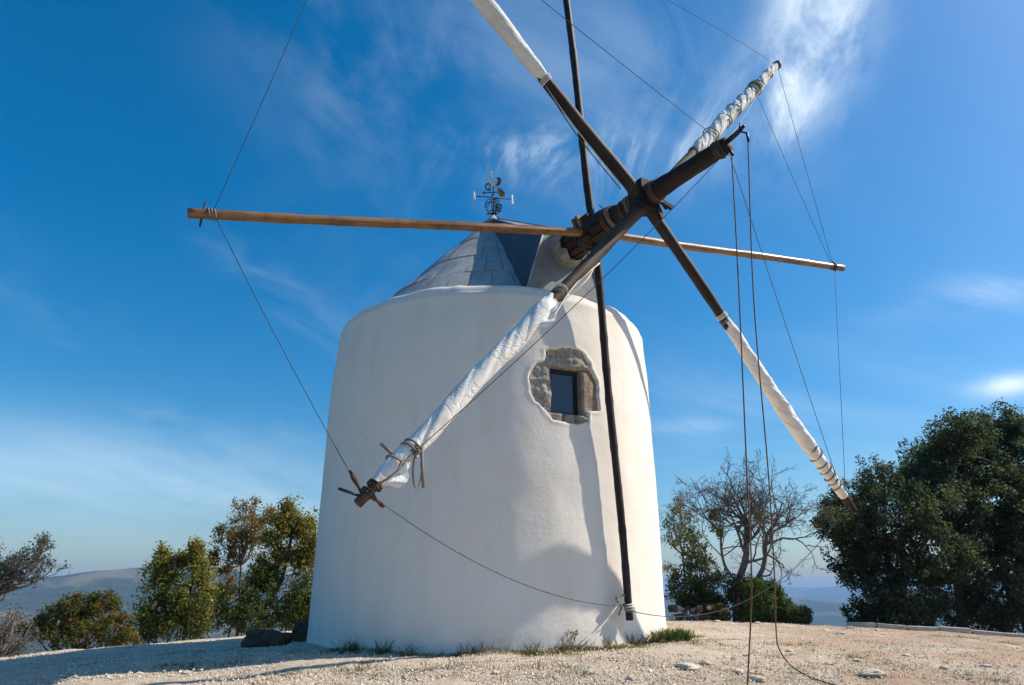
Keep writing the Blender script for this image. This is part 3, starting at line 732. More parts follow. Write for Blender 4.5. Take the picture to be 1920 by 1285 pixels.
sail('E', .362, .97, [(0, .078), (.06, .10), (.3, .128), (.5, .112), (.8, .11), (1, .08)], 1.2, 3, .07, 2, .02)
sail('F', .362, .95, [(0, .065), (.06, .088), (.2, .10), (.55, .118), (.7, .11), (.85, .092), (1, .068)], 2.6, 4, .09, 3, .03)
sail('G', .285, .985, [(0, .07), (.05, .11), (.3, .125), (.6, .112), (.75, .105), (.9, .085), (1, .062)], 3.6, 4, .13, 4, .0)
ring('H', .375, .088, M_ROPEW, 2, .012); ring('H', .39, .088, M_ROPEG, 2, .012)
for t_, r_ in ((.862, .102), (.872, .104)): ring('H', t_, r_, M_ROPEG, 1.5, .013)
ring('H', .905, .112, M_ROPEG, 1.2, .013, .1); ring('H', .975, .068, M_IRON, 2, .012); ring('H', .958, .07, M_RUST, 2, .012)
ring('E', .355, .088, M_ROPEW, 3, .01); ring('F', .355, .078, M_ROPEW, 3, .011); ring('F', .37, .078, M_ROPEG, 2, .01)
ring('F', .80, .112, M_ROPEG, 1.6, .012, .16); ring('F', .86, .104, M_ROPEG, 2.6, .012, .13); ring('F', .91, .09, M_ROPEG, 2, .013, .11); ring('F', .965, .064, M_RUST, 3, .013)
for t_, r_ in ((.40, .128), (.50, .134), (.58, .129), (.66, .122), (.73, .117), (.79, .112), (.88, .095)): ring('G', t_, r_, M_ROPEG, 1.2, .010, .10)
ring('G', .765, .124, M_ROPEG, 3, .02); ring('G', .985, .064, M_IRON, 3, .018); ring('G', .285, .082, M_ROPEG, 2, .012)
ring('A', .955, .067, M_ROPEG, 3, .012, .035); ring('B', .95, .069, M_WIRE, 2.5, .012); ring('D', .968, .060, M_ROPEW, 3, .010); ring('D', .975, .06, M_ROPEG, 2, .012)
def peg(k, t, dirs, l0, l1, r=.013, mt=None):
    c = on(k, t); q = MB(); dd = unit(dirs); q.tube([c-dd*l0, c+dd*l1], r, 6); return obj('peg', q, mt or M_IRON, SP[k])
peg('A', .972, (0.05, 0, 1), .17, .17); peg('H', .985, unit(ud*1.0+vd*.25), .06, .27, .016); peg('G', .985, ud, .12, .12); peg('B', .955, (0, 0, 1), .12, .13); peg('D', .965, ud, .0, .2); peg('F', .98, unit(ud+vd), .12, .1)
peg('H', .897, unit(ud+vd*.7), .1, .26, .02, M_ROPEG)
# loose loops of rope at the end of the near sail
def loops():
    c = on('H', .868); q = MB()
    x = np.linspace(0, 1, 24)
    q.tube([c+(-m)*.02+np.array([0.10, -.10, -.04])+ud*(.05*math.sin(2*np.pi*y))*-1+vd*(-.19+.19*math.cos(2*np.pi*y)) for y in x], .010, 5)
    q.tube([c+np.array([.13, -.10, -.0]), c+np.array([.14, -.11, -.2]), c+np.array([.16, -.11, -.42])], [.016, .02, .017], 6)
    obj('rope_loop', q, M_ROPEG, SP['H'])
    q = MB(); c2 = on('H', .93)
    q.tube([on('H', .89)+np.array([.06, -.16, 0]), on('H', .91)+np.array([.06, -.16, -.08]), c2+np.array([.05, -.14, -.06]), on('H', .955)+np.array([.02, -.1, -.03])], .011, 5)
    obj('rope_loop', q, M_ROPEG, SP['H'])
    # cloth flap beyond the knot and at the head of the sail
    d, a, b = frame('H'); r = np.random.default_rng(3)
    for (t0, t1, wd, sd) in ((.885, .945, .17, 1), (.42, .50, .16, 2)):
        U, Vv = np.meshgrid(np.linspace(0, 1, 14), np.linspace(0, 1, 10)); 
        side = unit(-vd*.8+np.array([.6, -.3, 0]))
        P = on('H', t0)+(TIP['H']-ROOT['H'])*((t1-t0)*U)[..., None]+side*(wd*(.6+.9*Vv*np.sin(np.pi*np.clip(U*.9+.08, 0, 1))))[..., None]+np.array([0, -1, 0])*(.03*np.sin(U*9+Vv*4)+.06)[..., None]
        q = MB(); q.grid(P); q.grid(P+np.array([.006, .006, 0]), flip=True); obj('sail_flap', q, M_CLOTH, SP['H'])
loops()
# sheet ropes that run beside the arms
def smooth(pts, n=8):
    pts = [np.asarray(p, float) for p in pts]; P = [2*pts[0]-pts[1]]+pts+[2*pts[-1]-pts[-2]]; out = []
    for i in range(1, len(P)-2):
        for k in range(n):
            t = k/n; a, b, c, d = P[i-1:i+3]; out.append(.5*((2*b)+(c-a)*t+(2*a-5*b+4*c-d)*t*t+(3*b-a-3*c+d)*t**3))
    return out+[pts[-1]]
def cord(name, pts, r, mt, parent, sides=5):
    if len(pts) < 12 and len(pts) > 2: pts = smooth(pts)
    q = MB(); q.tube(pts, r, sides); return obj(name, q, mt, parent)
def sagged(a, b, sag, n=24):
    t = np.linspace(0, 1, n); return [a+(b-a)*x-vd*sag*4*x*(1-x) for x in t]
cord('sheet_rope', [on('E', .36)+ud*.09, on('E', .2)+ud*.22-vd*.1, on('E', .03)+ud*.2-vd*.12], .008, M_WIRE, SP['E'])
cord('sheet_rope', [on('E', .36)+ud*.1, on('E', .22)+ud*.16-vd*.06, on('E', .04)+ud*.17-vd*.06], .008, M_ROPEW, SP['E'])
cord('sheet_rope', [on('F', .36)-ud*.05, on('F', .28)-ud*.11+vd*.04, on('F', .2)-ud*.10+vd*.05, on('F', .12)-ud*.08], .009, M_WIRE, SP['F'])
cord('sheet_rope', [on('H', .46)+np.array([.14, -.1, -.1]), on('H', .36)+np.array([.12, -.02, .02]), on('H', .26)+np.array([.16, .15, .06])], .011, M_ROPEW, SP['H'])
cord('sheet_rope', [on('H', .40)+np.array([.10, 0, -.05]), on('H', .30)+np.array([.16, .12, .02]), HUB1-upm*.3-ud*.05], .008, M_ROPEW, SP['H'])
# rigging wires: the ring from tip to tip and the stays from the end of the mast
def wire(a, b, sag=0.0, r=.0048): return cord('rigging_wire', sagged(np.asarray(a), np.asarray(b), sag), r, M_WIRE, mill)
wire(on('A', .955), on('E', .98), .12); wire(on('A', .95), on('H', .985), .05); wire(on('H', .975), on('D', .968), .27, .0058); wire(on('D', .978), on('F', .975), .64, .0058)
wire(on('F', .96), on('B', .955), .02); wire(on('B', .95), on('G', .985), .05); wire(on('G', .985), on('C', .97), -.15); wire(on('C', .97), on('E', .98), .1)
wire(MT-m*.05, on('E', .98), .05); wire(MT-m*.08-upm*.1, on('H', .96), .12); wire(MT-m*.02-upm*.12, on('F', .94), .05); wire(on('G', .765), on('B', .945), .04)
wire(MT-m*.1, on('G', .96), .02, .005)
q = MB()                                                                        # shackles where the wire meets the near tip
h0 = on('H', .985); da = unit(on('A', .95)-h0); q.tube([h0, h0+da*.12, h0+da*.22, h0+da*.32], [.02, .012, .028, .012], 6)
h1 = on('H', .975); dd_ = unit(on('D', .968)-h1+vd*-1.5); q.tube([h1, h1+dd_*.1, h1+dd_*.13, h1+dd_*.2, h1+dd_*.24], [.015, .026, .012, .026, .014], 6); obj('shackle', q, M_RUST, SP['H'])

# ------------------------------------------------------------------ weather vane
def build_vane():
    b = APEX+np.array([0, 0, .03]); v = thing('weather_vane', b, 'iron weather vane with white cockerel on a wire globe above the roof', 'weather vane')
    q = MB(); q.tube([b+[0, 0, -.05], b+[0, 0, .78]], .014, 8)
    for k in range(4):
        a = k*np.pi/2+.5; q.tube([b+np.array([.16*math.cos(a), .16*math.sin(a), -.02]), b+np.array([.05*math.cos(a), .05*math.sin(a), .03]), b+[0, 0, .06]], .012, 6)
    obj('rod', q, M_IRON, v)
    q = MB(); c = b+[0, 0, .22]; t = np.linspace(0, 2*np.pi, 29); rad = .175
    for k in range(3):
        a = k*np.pi/3+.3; q.tube([c+rad*np.array([math.cos(x)*math.cos(a), math.cos(x)*math.sin(a), math.sin(x)]) for x in t], .009, 6, False)
    q.tube([c+rad*np.array([math.cos(x), math.sin(x), 0]) for x in t], .009, 6, False); obj('globe', q, M_IRON, v)
    zc = b+[0, 0, .43]; e1 = unit(np.array([1.0, .12, 0])); e2 = unit(np.array([.26, .96, 0])); z = np.array([0, 0, 1.0])
    q = MB(); q.tube([zc-e1*.40, zc+e1*.40], .010, 6); q.tube([zc-e2*.40, zc+e2*.40], .010, 6); obj('direction_arms', q, M_IRON, v)
    def letter(ch, c, u, mt):
        q = MB(); n = np.cross(u, z); w, h, s = .05, .075, .014
        def bar(x0, z0, x1, z1):
            p0, p1 = c+u*x0+z*z0, c+u*x1+z*z1; d = unit(p1-p0); o = np.cross(d, n); q.box((p0+p1)/2, (d, o, n), (np.linalg.norm(p1-p0)/2+s*.6, s, .008))
        if ch == 'N': bar(-w, -h, -w, h); bar(w, -h, w, h); bar(-w, h, w, -h)
        if ch == 'S': bar(-w, h, w, h); bar(-w, 0, w, 0); bar(-w, -h, w, -h); bar(-w, 0, -w, h); bar(w, -h, w, 0)
        if ch == 'E': bar(-w, -h, -w, h); bar(-w, h, w, h); bar(-w, 0, w*.7, 0); bar(-w, -h, w, -h)
        if ch == 'O':
            t = np.linspace(0, 2*np.pi, 25); q.tube([c+u*w*1.1*math.cos(x)+z*h*math.sin(x) for x in t], .016, 6, False)
        o = obj('letter', q, mt, v, smooth=False); o['label'] = 'letter '+ch
    letter('N', zc-e1*.40, unit(e2), M_WHITE); letter('S', zc+e1*.40, unit(e2), M_WHITE); letter('O', zc-e2*.42, e1, M_IRON); letter('E', zc+e2*.42, e1, M_IRON)
    # pointer with red tip and rusty tail
    pz = b+[0, 0, .56]; p1 = unit(np.array([.80, -.10, 0]))
    q = MB(); q.tube([pz-p1*.22, pz+p1*.18], .009, 6); obj('pointer', q, M_IRON, v)
    def plate(name, poly, c, u, mt, th=.008):
        q = MB(); n = unit(np.cross(u, z)); k = len(poly); f = [c+u*x+z*y for x, y in poly]
        q.add([p+n*th for p in f]+[p-n*th for p in f], [tuple(range(k)), tuple(range(2*k-1, k-1, -1))]+[(i, i+k, (i+1) % k+k, (i+1) % k) for i in range(k)])
        return obj(name, q, mt, v, smooth=False)
    plate('pointer_head', [(-.25, 0), (-.17, .045), (-.19, 0), (-.17, -.045)], pz, p1, M_RED)
    plate('pointer_tail', [(.08, .09), (.14, .10), (.24, -.02), (.24, -.12), (.13, -.10), (.09, 0)], pz, p1, M_ORANGE)
    c = b+[0, 0, .70]
    plate('cockerel_body', [(-.005, 0), (.03, .02), (.07, .06), (.085, .115), (.055, .14), (.015, .14), (-.02, .18), (-.03, .24), (-.055, .25), (-.085, .21), (-.10, .15), (-.095, .09), (-.06, .03)], c, p1, M_WHITE, .014)
    plate('cockerel_head', [(-.055, .25), (-.03, .24), (-.03, .29), (-.045, .33), (-.035, .37), (-.06, .355), (-.07, .385), (-.085, .35), (-.10, .36), (-.095, .32), (-.125, .305), (-.095, .29), (-.085, .25)], c, p1, M_WHITE, .014)
    plate('cockerel_tail', [(.06, .06), (.02, .02), (.08, .015), (.13, .03), (.16, .08), (.165, .15), (.14, .20), (.09, .215), (.05, .20), (.09, .17), (.085, .115)], c+[0, 0, .005], p1, M_FEATHER, .012)
build_vane()

# ------------------------------------------------------------------ hanging ropes
g1 = ground_hit(1395, 1284); p0 = MT-upm*.12+m*.02
tag(cord('rope', [p0, at_y(1384, 520, -5.35), at_y(1400, 880, -5.45), at_y(1409, 1090, -5.55), g1+np.array([0, -.1, .01])], .0085, M_ROPE, None), 'brown rope hanging straight from mast tip, left of the two', 'rope')
p0 = MT+m*.28-vd*.12; gz = lambda px, py: ground_hit(px, py)+np.array([0, 0, .012])
tag(cord('rope', [p0, at_y(1413, 560, -5.30), at_y(1440, 880, -5.2), at_y(1452, 1080, -5.0), at_y(1455, 1180, -4.6), at_y(1460, 1215, -4.4), at_y(1478, 1243, -4.2), gz(1500, 1262), gz(1530, 1276), gz(1565, 1287), gz(1620, 1300)], .0080, M_ROPE, None), 'dark rope hanging from the mast tip and trailing curved along the ground', 'rope')
g2 = ground_hit(1086, 1217); ta = on('D', .96)+ud*.16
tr = tag(cord('tether_rope', [ta, ta+(g2-ta)*.5-vd*.03, g2+vd*.03], .014, M_ROPEW, None), 'pale taut rope tying the lowest pole to the ground', 'rope')
cord('rope_knot', [ta+vd*.1-ud*.12, ta+ud*.05+vd*.06, ta-ud*.03-vd*.05, ta+ud*.02-vd*.16], .017, M_ROPEG, tr)

# ------------------------------------------------------------------ plants
def leaf_mesh(name, C, n_per, spread, size, tints, parent, seed, outc=None, flat_=1.0, loc=None, jit=.28, mat_=None):
    """many small leaves in clumps round the points C"""
    r = np.random.default_rng(seed); C = np.asarray(C); N = len(C)*n_per
    idx = np.repeat(np.arange(len(C)), n_per)
    off = r.normal(0, 1, (N, 3)); off /= np.linalg.norm(off, axis=1)[:, None]; off *= (r.random(N)**.5)[:, None]*np.asarray(spread if np.ndim(spread) == 0 else np.asarray(spread)[idx][:, None])
    P = C[idx]+off*[1, 1, flat_]
    nrm = off*.6/np.maximum(1e-6, np.linalg.norm(off, axis=1))[:, None]+r.normal(0, .6, (N, 3))+[0, 0, .35]; nrm /= np.linalg.norm(nrm, axis=1)[:, None]
    a = np.cross(nrm, r.normal(0, 1, (N, 3))); a /= np.linalg.norm(a, axis=1)[:, None]; b = np.cross(nrm, a)
    s = (size*r.uniform(.6, 1.35, N))[:, None]
    V = np.stack([P-a*s, P+b*s*.5+nrm*s*.12, P+a*s, P-b*s*.5+nrm*s*.12], 1).reshape(-1, 3)
    tints = np.asarray(tints); ti = tints[r.integers(0, len(tints), len(C))] if tints.ndim == 2 and len(tints) != len(C) else tints
    col = ti[idx]*np.exp(r.normal(0, jit, N))[:, None]
    Q = np.arange(4*N).reshape(N, 4)
    return fast_mesh(name, V, Q, mat_ or M_LEAF, parent, np.repeat(col, 4, 0), loc=loc)
def limb(a, b, r0, r1, seed, wob=.12, n=8):
    r = np.random.default_rng(seed); t = np.linspace(0, 1, n); L = np.linalg.norm(b-a); ph = r.uniform(0, 6, 6)
    P = np.array([a+(b-a)*x+L*wob*math.sin(math.pi*x)*np.array([math.sin(3*x+ph[0]), math.sin(3*x+ph[1]), .6*math.sin(4*x+ph[2])]) for x in t])
    return P, r0+(r1-r0)*t**.8
def grow(q, tips, p, d, L, r, depth, rg, spread=.6, upb=.08, ratio=.74, kids=(2, 4), minr=.004, droop=0.0, sides=5):
    n = 6; pts = [p]; dd = d
    for i in range(n-1):
        dd = unit(dd+rg.normal(0, .17, 3)+vd*(upb-droop*(depth < 2))); pts.append(pts[-1]+dd*L/(n-1))
    q.tube(pts, np.linspace(r, max(minr, r*.62), n), sides if r > .02 else 4 if r > .01 else 3, False)
    if depth == 0: tips.append(pts[-1]); tips.append(pts[3]); return
    for k in range(rg.integers(kids[0], kids[1]+1)):
        i = n-1 if k == 0 else rg.integers(2, n)
        nd = unit(dd+rg.normal(0, spread, 3)*[1, 1, .8]+vd*upb)
        grow(q, tips, pts[i], nd, L*ratio*rg.uniform(.75, 1.15), max(minr, r*.6), depth-1, rg, spread, upb, ratio, kids, minr, droop, sides)
def blobs_pts(bl, seed, n, hollow=.45):
    """points through a set of ellipsoids (centre, radii), denser outside"""
    r = np.random.default_rng(seed); vol = np.array([np.prod(b[1])**.67 for b in bl]); k = r.choice(len(bl), n, p=vol/vol.sum()); out = []
    for i in k:
        v = unit(r.normal(0, 1, 3)); rad = hollow+(1-hollow)*r.random()**.5; out.append(bl[i][0]+v*rad*bl[i][1])
    return np.array(out)
SCL = 1280.0
def bl(px, py, Y, rx, ry=None, rd=None):
    c = at_y(px, py, Y); dep = np.dot(c-CAM, fw); s = dep/SCL; ry = ry or rx; rd = rd or (rx+ry)/2
    return c, np.array([rx*s, rd*s, ry*s])
def gbase(px, Y):
    d = ray(px, 1150); x = CAM[0]+d[0]/d[1]*(Y-CAM[1]); return np.array([x, Y, float(ground_z(x, Y))])
def bush(name, label, cat, base, blobs, n, n_per, spread, size, tints, seed, group=None, stems=10, jit=.28, bark=None):
    t = thing(name, base, label, cat, group); P = blobs_pts(blobs, seed, n); r = np.random.default_rng(seed+1)
    q = MB()
    for i in range(stems):
        e = P[r.integers(len(P))]; pp, rr = limb(base+np.array([r.normal(0, .12), r.normal(0, .12), -.1]), e, .03, .008, seed*31+i, .08); q.tube(pp, rr, 5, False)
    obj('stem', q, bark or M_BARK, t); leaf_mesh('foliage', P, n_per, spread, size, tints, t, seed+2, jit=jit); return t

# --- the big evergreen oak on the right
def oak():
    B = gbase(1800, 8.8); t = thing('oak_tree', B, 'large dark evergreen oak with dense wide crown on the right', 'tree')
    Y = 8.4
    spec = [(1655, 905, 52), (1590, 950, 45), (1615, 1010, 56), (1570, 985, 36), (1690, 960, 68), (1600, 1070, 34), (1668, 1060, 70), (1700, 1130, 60), (1650, 1125, 36), (1760, 860, 60), (1735, 900, 50), (1800, 800, 44), (1775, 825, 40), (1870, 790, 44), (1905, 800, 50),
            (1840, 860, 64), (1780, 950, 72), (1880, 920, 78), (1940, 860, 80), (1760, 1040, 72), (1850, 1020, 80), (1930, 1000, 90), (1790, 1120, 62), (1890, 1120, 70), (1980, 940, 90), (2030, 1040, 100), (1720, 1160, 36), (1980, 1130, 80), (1830, 1165, 40)]
    r = np.random.default_rng(5); bls = []
    for x, y, rad in spec: bls.append(bl(x, y+(16 if y < 880 else 6 if y < 960 else 0), Y+r.uniform(-1.3, 1.5), rad, rad*.85, rad*1.2))
    P = blobs_pts([(c_, r_*.88) for c_, r_ in bls], 3, 3300, .4)
    # rough tufts that break the outline
    tufts = np.array([bls[k][0]+unit(r.normal(0, 1, 3)+[-.2, 0, .3])*bls[k][1]*r.uniform(.9, 1.3) for k in r.integers(0, len(bls), 620)])
    P = np.concatenate([P, tufts]); P = P[P[:, 2] > ground_z(P[:, 0], P[:, 1])+.25]
    tin = np.array([(0.031, 0.039, 0.024), (0.040, 0.048, 0.030), (0.050, 0.055, 0.036), (0.035, 0.043, 0.029), (0.060, 0.062, 0.040)])
    leaf_mesh('crown', P, 50, .22, .048, tin*[1.4, 1.55, 1.4], t, 8, jit=.35)
    q = MB()
    for bx, lean in ((1690, (1672, 1010)), (1800, (1790, 960)), (1850, (1880, 900)), (1905, (1950, 940))):
        b0 = gbase(bx, 8.8+r.uniform(-.6, .6))-vd*.15; e = at_y(lean[0], lean[1], Y+.2); pp, rr = limb(b0, e, .20, .09, bx, .10, 10); q.tube(pp, rr, 9)
        for k in range(9):
            j = r.integers(4, 10); tgt = bls[r.integers(len(bls))][0]
            if np.linalg.norm(tgt-pp[j]) < 3.2: a_, b_ = limb(pp[j], tgt, .07, .02, bx+k, .12, 7); q.tube(a_, b_, 6, False)
    for k in range(120):
        i = r.integers(len(P)); j = np.argmin([np.linalg.norm(b_[0]-P[i]) for b_ in bls]); a_, b_ = limb(bls[j][0], P[i], .022, .006, 900+k, .1, 5); q.tube(a_, b_, 4, False)
    obj('trunk', q, M_BARK, t)
oak()
bush('shrub', 'small bright green shrub at the left foot of the dark oak', 'shrub', gbase(1615, 7.4), [bl(1612, 1150, 7.4, 26, 26), bl(1640, 1160, 7.4, 26, 20)], 70, 40, .16, .05, [(0.045, 0.075, 0.022), (0.06, 0.09, 0.028)], 41)

# --- bare tree and its neighbours right of the mill
def bare_tree():
    Y = 7.2; B = gbase(1390, Y); t = thing('bare_tree', B, 'leafless gnarled tree with twisted trunk and fine twigs right of windmill', 'tree')
    rg = np.random.default_rng(12); q = MB(); tips = []
    stems = [((1385, 1105), (1398, 1040), (1402, 985), .12), ((1405, 1105), (1432, 1070), (1436, 1005), .085), ((1375, 1085), (1352, 1045), (1352, 1000), .05)]
    for a, b_, c, r0 in stems:
        p = [gbase(a[0], Y)-vd*.1, at_y(a[0], a[1], Y), at_y(b_[0], b_[1], Y+rg.normal(0, .2)), at_y(c[0], c[1], Y+rg.normal(0, .3))]
        pp = np.array([p[min(3, int(x))]+(p[min(3, int(x)+1)]-p[min(3, int(x))])*(x-int(x)) for x in np.linspace(0, 3, 10)])+rg.normal(0, .02, (10, 3))
        q.tube(pp, np.linspace(r0, r0*.62, 10), 8, False)
        for k in range(8 if r0 > .1 else 6):
            j = 9 if k == 0 else rg.integers(5, 10); d = unit(np.array([rg.normal(.25 if a[0] > 1380 else -.5, .7), rg.normal(0, .6), rg.uniform(.1, .9)]))
            grow(q, tips, pp[j], d, .80, r0*.36, 5, rg, .62, .05, .72, (2, 3), .0045, .06)
    for (px, py, tx, ty) in ((1352, 1000, 1300, 925), (1402, 985, 1345, 900), (1436, 1005, 1515, 990), (1436, 1040, 1500, 1050), (1436, 1005, 1470, 930), (1402, 985, 1400, 900), (1436, 1020, 1535, 1010), (1436, 1005, 1520, 955), (1436, 1005, 1495, 905), (1402, 985, 1370, 905), (1420, 1000, 1440, 900)):
        p = at_y(px, py, Y); e = at_y(tx, ty, Y+rg.normal(0, .4)); L = np.linalg.norm(e-p); grow(q, tips, p, unit(e-p), L*.55, .032, 5, rg, .55, .03, .70, (2, 3), .0045, .05)
    obj('trunk', q, M_TWIG_D, t)
    C = [bl(1343, 985, Y, 14, 20), bl(1338, 965, Y, 10, 12), bl(1428, 968, Y, 16, 14), bl(1352, 1000, Y, 8, 10)]
    for ci, cb in enumerate(C): leaf_mesh('mistletoe_tuft', blobs_pts([cb], 5+ci, 14, .1), 16, .11, .04, [(0.20, 0.16, 0.04), (0.15, 0.13, 0.04)], t, 6+ci)
    tp = np.array(tips); leaf_mesh('dry_leaves', tp[rg.choice(len(tp), min(len(tp), 260), replace=False)], 3, .07, .025, [(0.14, 0.10, 0.05), (0.10, 0.085, 0.05)], t, 7)
M_TWIG_D = flat('dark_twigs', (0.105, 0.095, 0.088), 0.9, 0.1)
bare_tree()
def sparse_tree(name, label, base, trunk, limbs, depth, leaf_n, leaf_per, size, tints, seed, bark, r0=.09, L=.6, spread=.5, lspread=.12, ratio=.74, group=None, fill=None, nfill=0):
    t = thing(name, base, label, 'tree', group); rg = np.random.default_rng(seed); q = MB(); tips = []
    pts = np.array([base-vd*.15]+[np.asarray(p) for p in trunk]); q.tube(pts, np.linspace(r0, r0*.55, len(pts)), 7, False)
    for e in limbs:
        j = np.argmin([np.linalg.norm(p-e)+.5*max(0, p[2]-e[2]) for p in pts[1:]])+1; p = pts[j]; d = e-p; Ld = np.linalg.norm(d)
        a_, b_ = limb(p, p+d*.6, r0*.5, r0*.26, seed+int(abs(e[0])*100), .1, 6); q.tube(a_, b_, 5, False)
        grow(q, tips, a_[-1], unit(d), Ld*.21, r0*.25, depth, rg, spread, .07, ratio, (2, 4), .0035)
        for jj in (3, 4): grow(q, tips, a_[jj], unit(unit(d)+rg.normal(0, .6, 3)), Ld*.17, r0*.2, max(1, depth-1), rg, spread, .07, ratio, (2, 4), .0035)
    obj('trunk', q, bark, t); tp = np.array(tips)
    sel = tp[rg.choice(len(tp), min(len(tp), leaf_n), replace=False)]
    if fill: sel = np.concatenate([sel, blobs_pts(fill, seed+9, nfill, .3)])
    leaf_mesh('foliage', sel, leaf_per, rg.uniform(.8, 2.1, len(sel))*lspread, size, tints, t, seed+5, jit=.3)
    return t
Y = 9.0
sparse_tree('olive_sapling', 'pale yellowish half bare tree at the right edge of windmill', gbase(1285, Y), [at_y(1285, 1090, Y), at_y(1280, 1040, Y)],
            [at_y(x, y, Y+dy) for x, y, dy in ((1255, 950, 0), (1280, 940, .4), (1300, 965, -.3), (1265, 990, .5), (1245, 1010, 0), (1310, 1010, .2), (1250, 1060, .3), (1325, 1050, -.2), (1235, 960, .3))], 3, 700, 5, .032, [(0.22, 0.18, 0.09), (0.18, 0.15, 0.075), (0.12, 0.12, 0.06)], 21, M_TWIG, .05, .5, .5, .12, .74, None, [bl(1270, 970, 9, 30, 30), bl(1290, 1000, 9, 26, 26)], 60)
bush('shrub', 'tall grey green leafy shrub in front of the pale half bare tree', 'shrub', gbase(1300, 8.2), [bl(1300, 1030, 8.2, 26, 40), bl(1315, 1075, 8.2, 30, 34), bl(1285, 1090, 8.2, 30, 30)], 130, 26, .18, .045, [(0.08, 0.10, 0.05), (0.11, 0.12, 0.06)], 22)
bush('shrub', 'dark dense shrub below the leafless tree', 'shrub', gbase(1335, 7.6), [bl(1290, 1112, 7.6, 40, 26), bl(1350, 1105, 7.4, 50, 30), bl(1395, 1115, 7.4, 36, 34), bl(1320, 1130, 7.6, 50, 22)], 230, 34, .18, .045, [(0.045, 0.062, 0.022), (0.06, 0.08, 0.028), (0.08, 0.095, 0.035)], 23)
bush('shrub', 'rounded bright green shrub right of the leafless trunk', 'shrub', gbase(1440, 6.8), [bl(1430, 1122, 6.8, 36, 34), bl(1455, 1142, 6.8, 32, 28), bl(1412, 1148, 6.8, 24, 24)], 190, 44, .16, .045, [(0.09, 0.13, 0.03), (0.12, 0.16, 0.04), (0.06, 0.095, 0.025)], 24)
bush('shrub', 'low olive green shrub at right end of the bushes', 'shrub', gbase(1495, 6.6), [bl(1490, 1152, 6.6, 28, 18), bl(1508, 1158, 6.6, 14, 12)], 70, 36, .13, .04, [(0.08, 0.09, 0.045), (0.10, 0.105, 0.05)], 25)
bush('shrub', 'yellowish small shrub among the loose stones', 'shrub', gbase(1345, 6.9), [bl(1345, 1148, 6.6, 22, 14)], 40, 30, .1, .035, [(0.11, 0.11, 0.035), (0.08, 0.085, 0.03)], 26)

# --- left of the mill
Y = 6.4
bush('shrub', 'low bushy shrub of green and dark red leaves at far left', 'shrub', gbase(140, 4.4), [bl(150, 1140, 4.4, 36, 32), bl(190, 1150, 4.6, 40, 36), bl(110, 1160, 4.4, 40, 28), bl(70, 1175, 4.4, 32, 22), bl(215, 1180, 4.4, 34, 30), bl(140, 1190, 4.2, 60, 28), bl(200, 1125, 4.6, 16, 18), bl(240, 1195, 4.4, 22, 20)], 400, 30, .13, .036,
     [(0.085, 0.105, 0.026), (0.06, 0.08, 0.022), (0.12, 0.13, 0.03), (0.13, 0.05, 0.03), (0.15, 0.14, 0.034), (0.075, 0.095, 0.026), (0.10, 0.115, 0.028), (0.17, 0.10, 0.035)], 31)
sparse_tree('young_tree', 'young yellowish green tree with a tall leader, left of the autumn tree', gbase(350, Y), [at_y(352, 1150, Y), at_y(358, 1100, Y), at_y(365, 1060, Y)],
            [at_y(x, y, Y+dy) for x, y, dy in ((370, 1022, 0), (365, 1040, .2), (330, 1060, .4), (290, 1062, 0), (270, 1075, -.3), (300, 1085, .4), (275, 1110, .2), (395, 1085, 0), (400, 1120, .3), (290, 1140, 0), (330, 1120, -.5), (265, 1160, .2), (380, 1150, -.2), (310, 1170, 0), (345, 1170, .3), (372, 1065, 0))], 3, 1500, 9, .042, [(0.21, 0.205, 0.042), (0.27, 0.24, 0.05), (0.14, 0.155, 0.036), (0.32, 0.26, 0.07), (0.18, 0.185, 0.04)], 33, M_BARK, .05, .5, .5, .14,
            fill=[bl(372, 1045, Y, 18, 30), bl(375, 1085, Y, 28, 40), bl(330, 1090, Y, 34, 28), bl(290, 1080, Y, 32, 22), bl(285, 1120, Y, 32, 26), bl(350, 1130, Y, 50, 30), bl(395, 1110, Y, 18, 28)], nfill=270)
bush('shrub', 'leafy undergrowth around the young yellowish tree', 'shrub', gbase(330, 6.2), [bl(300, 1150, 6.2, 44, 36), bl(360, 1150, 6.2, 40, 40), bl(330, 1175, 6.2, 66, 26), bl(272, 1175, 6.2, 20, 26)], 250, 24, .17, .040, [(0.08, 0.095, 0.026), (0.11, 0.12, 0.032), (0.06, 0.075, 0.022), (0.15, 0.14, 0.04)], 34)
sparse_tree('autumn_tree', 'thin autumn tree of brown twigs with sparse ochre leaves', gbase(455, 9.0), [at_y(452, 1150, 9), at_y(450, 1110, 9), at_y(452, 1060, 9)],
            [at_y(x, y, 9+dy) for x, y, dy in ((480, 945, 0), (455, 960, .4), (430, 975, -.3), (412, 1010, .2), (400, 1045, 0), (470, 975, .6), (505, 965, .2), (440, 1000, .5), (408, 1080, 0), (425, 1110, .3), (490, 990, -.4), (465, 1010, 0), (430, 1040, .4), (396, 1000, 0), (390, 1075, .2), (400, 1110, -.2), (445, 950, .2), (495, 950, .3))], 4, 1300, 5, .040, [(0.36, 0.18, 0.042), (0.30, 0.185, 0.05), (0.24, 0.17, 0.05), (0.16, 0.14, 0.04)], 35, M_TWIG, .055, .5, .5, .11, .70,
            fill=[bl(465, 975, 9, 40, 32), bl(425, 1015, 9, 30, 34), bl(480, 1015, 9, 36, 40), bl(440, 1060, 9, 46, 36), bl(490, 1070, 9, 30, 40), bl(510, 985, 9, 26, 26), bl(415, 1095, 9, 30, 30)], nfill=230)
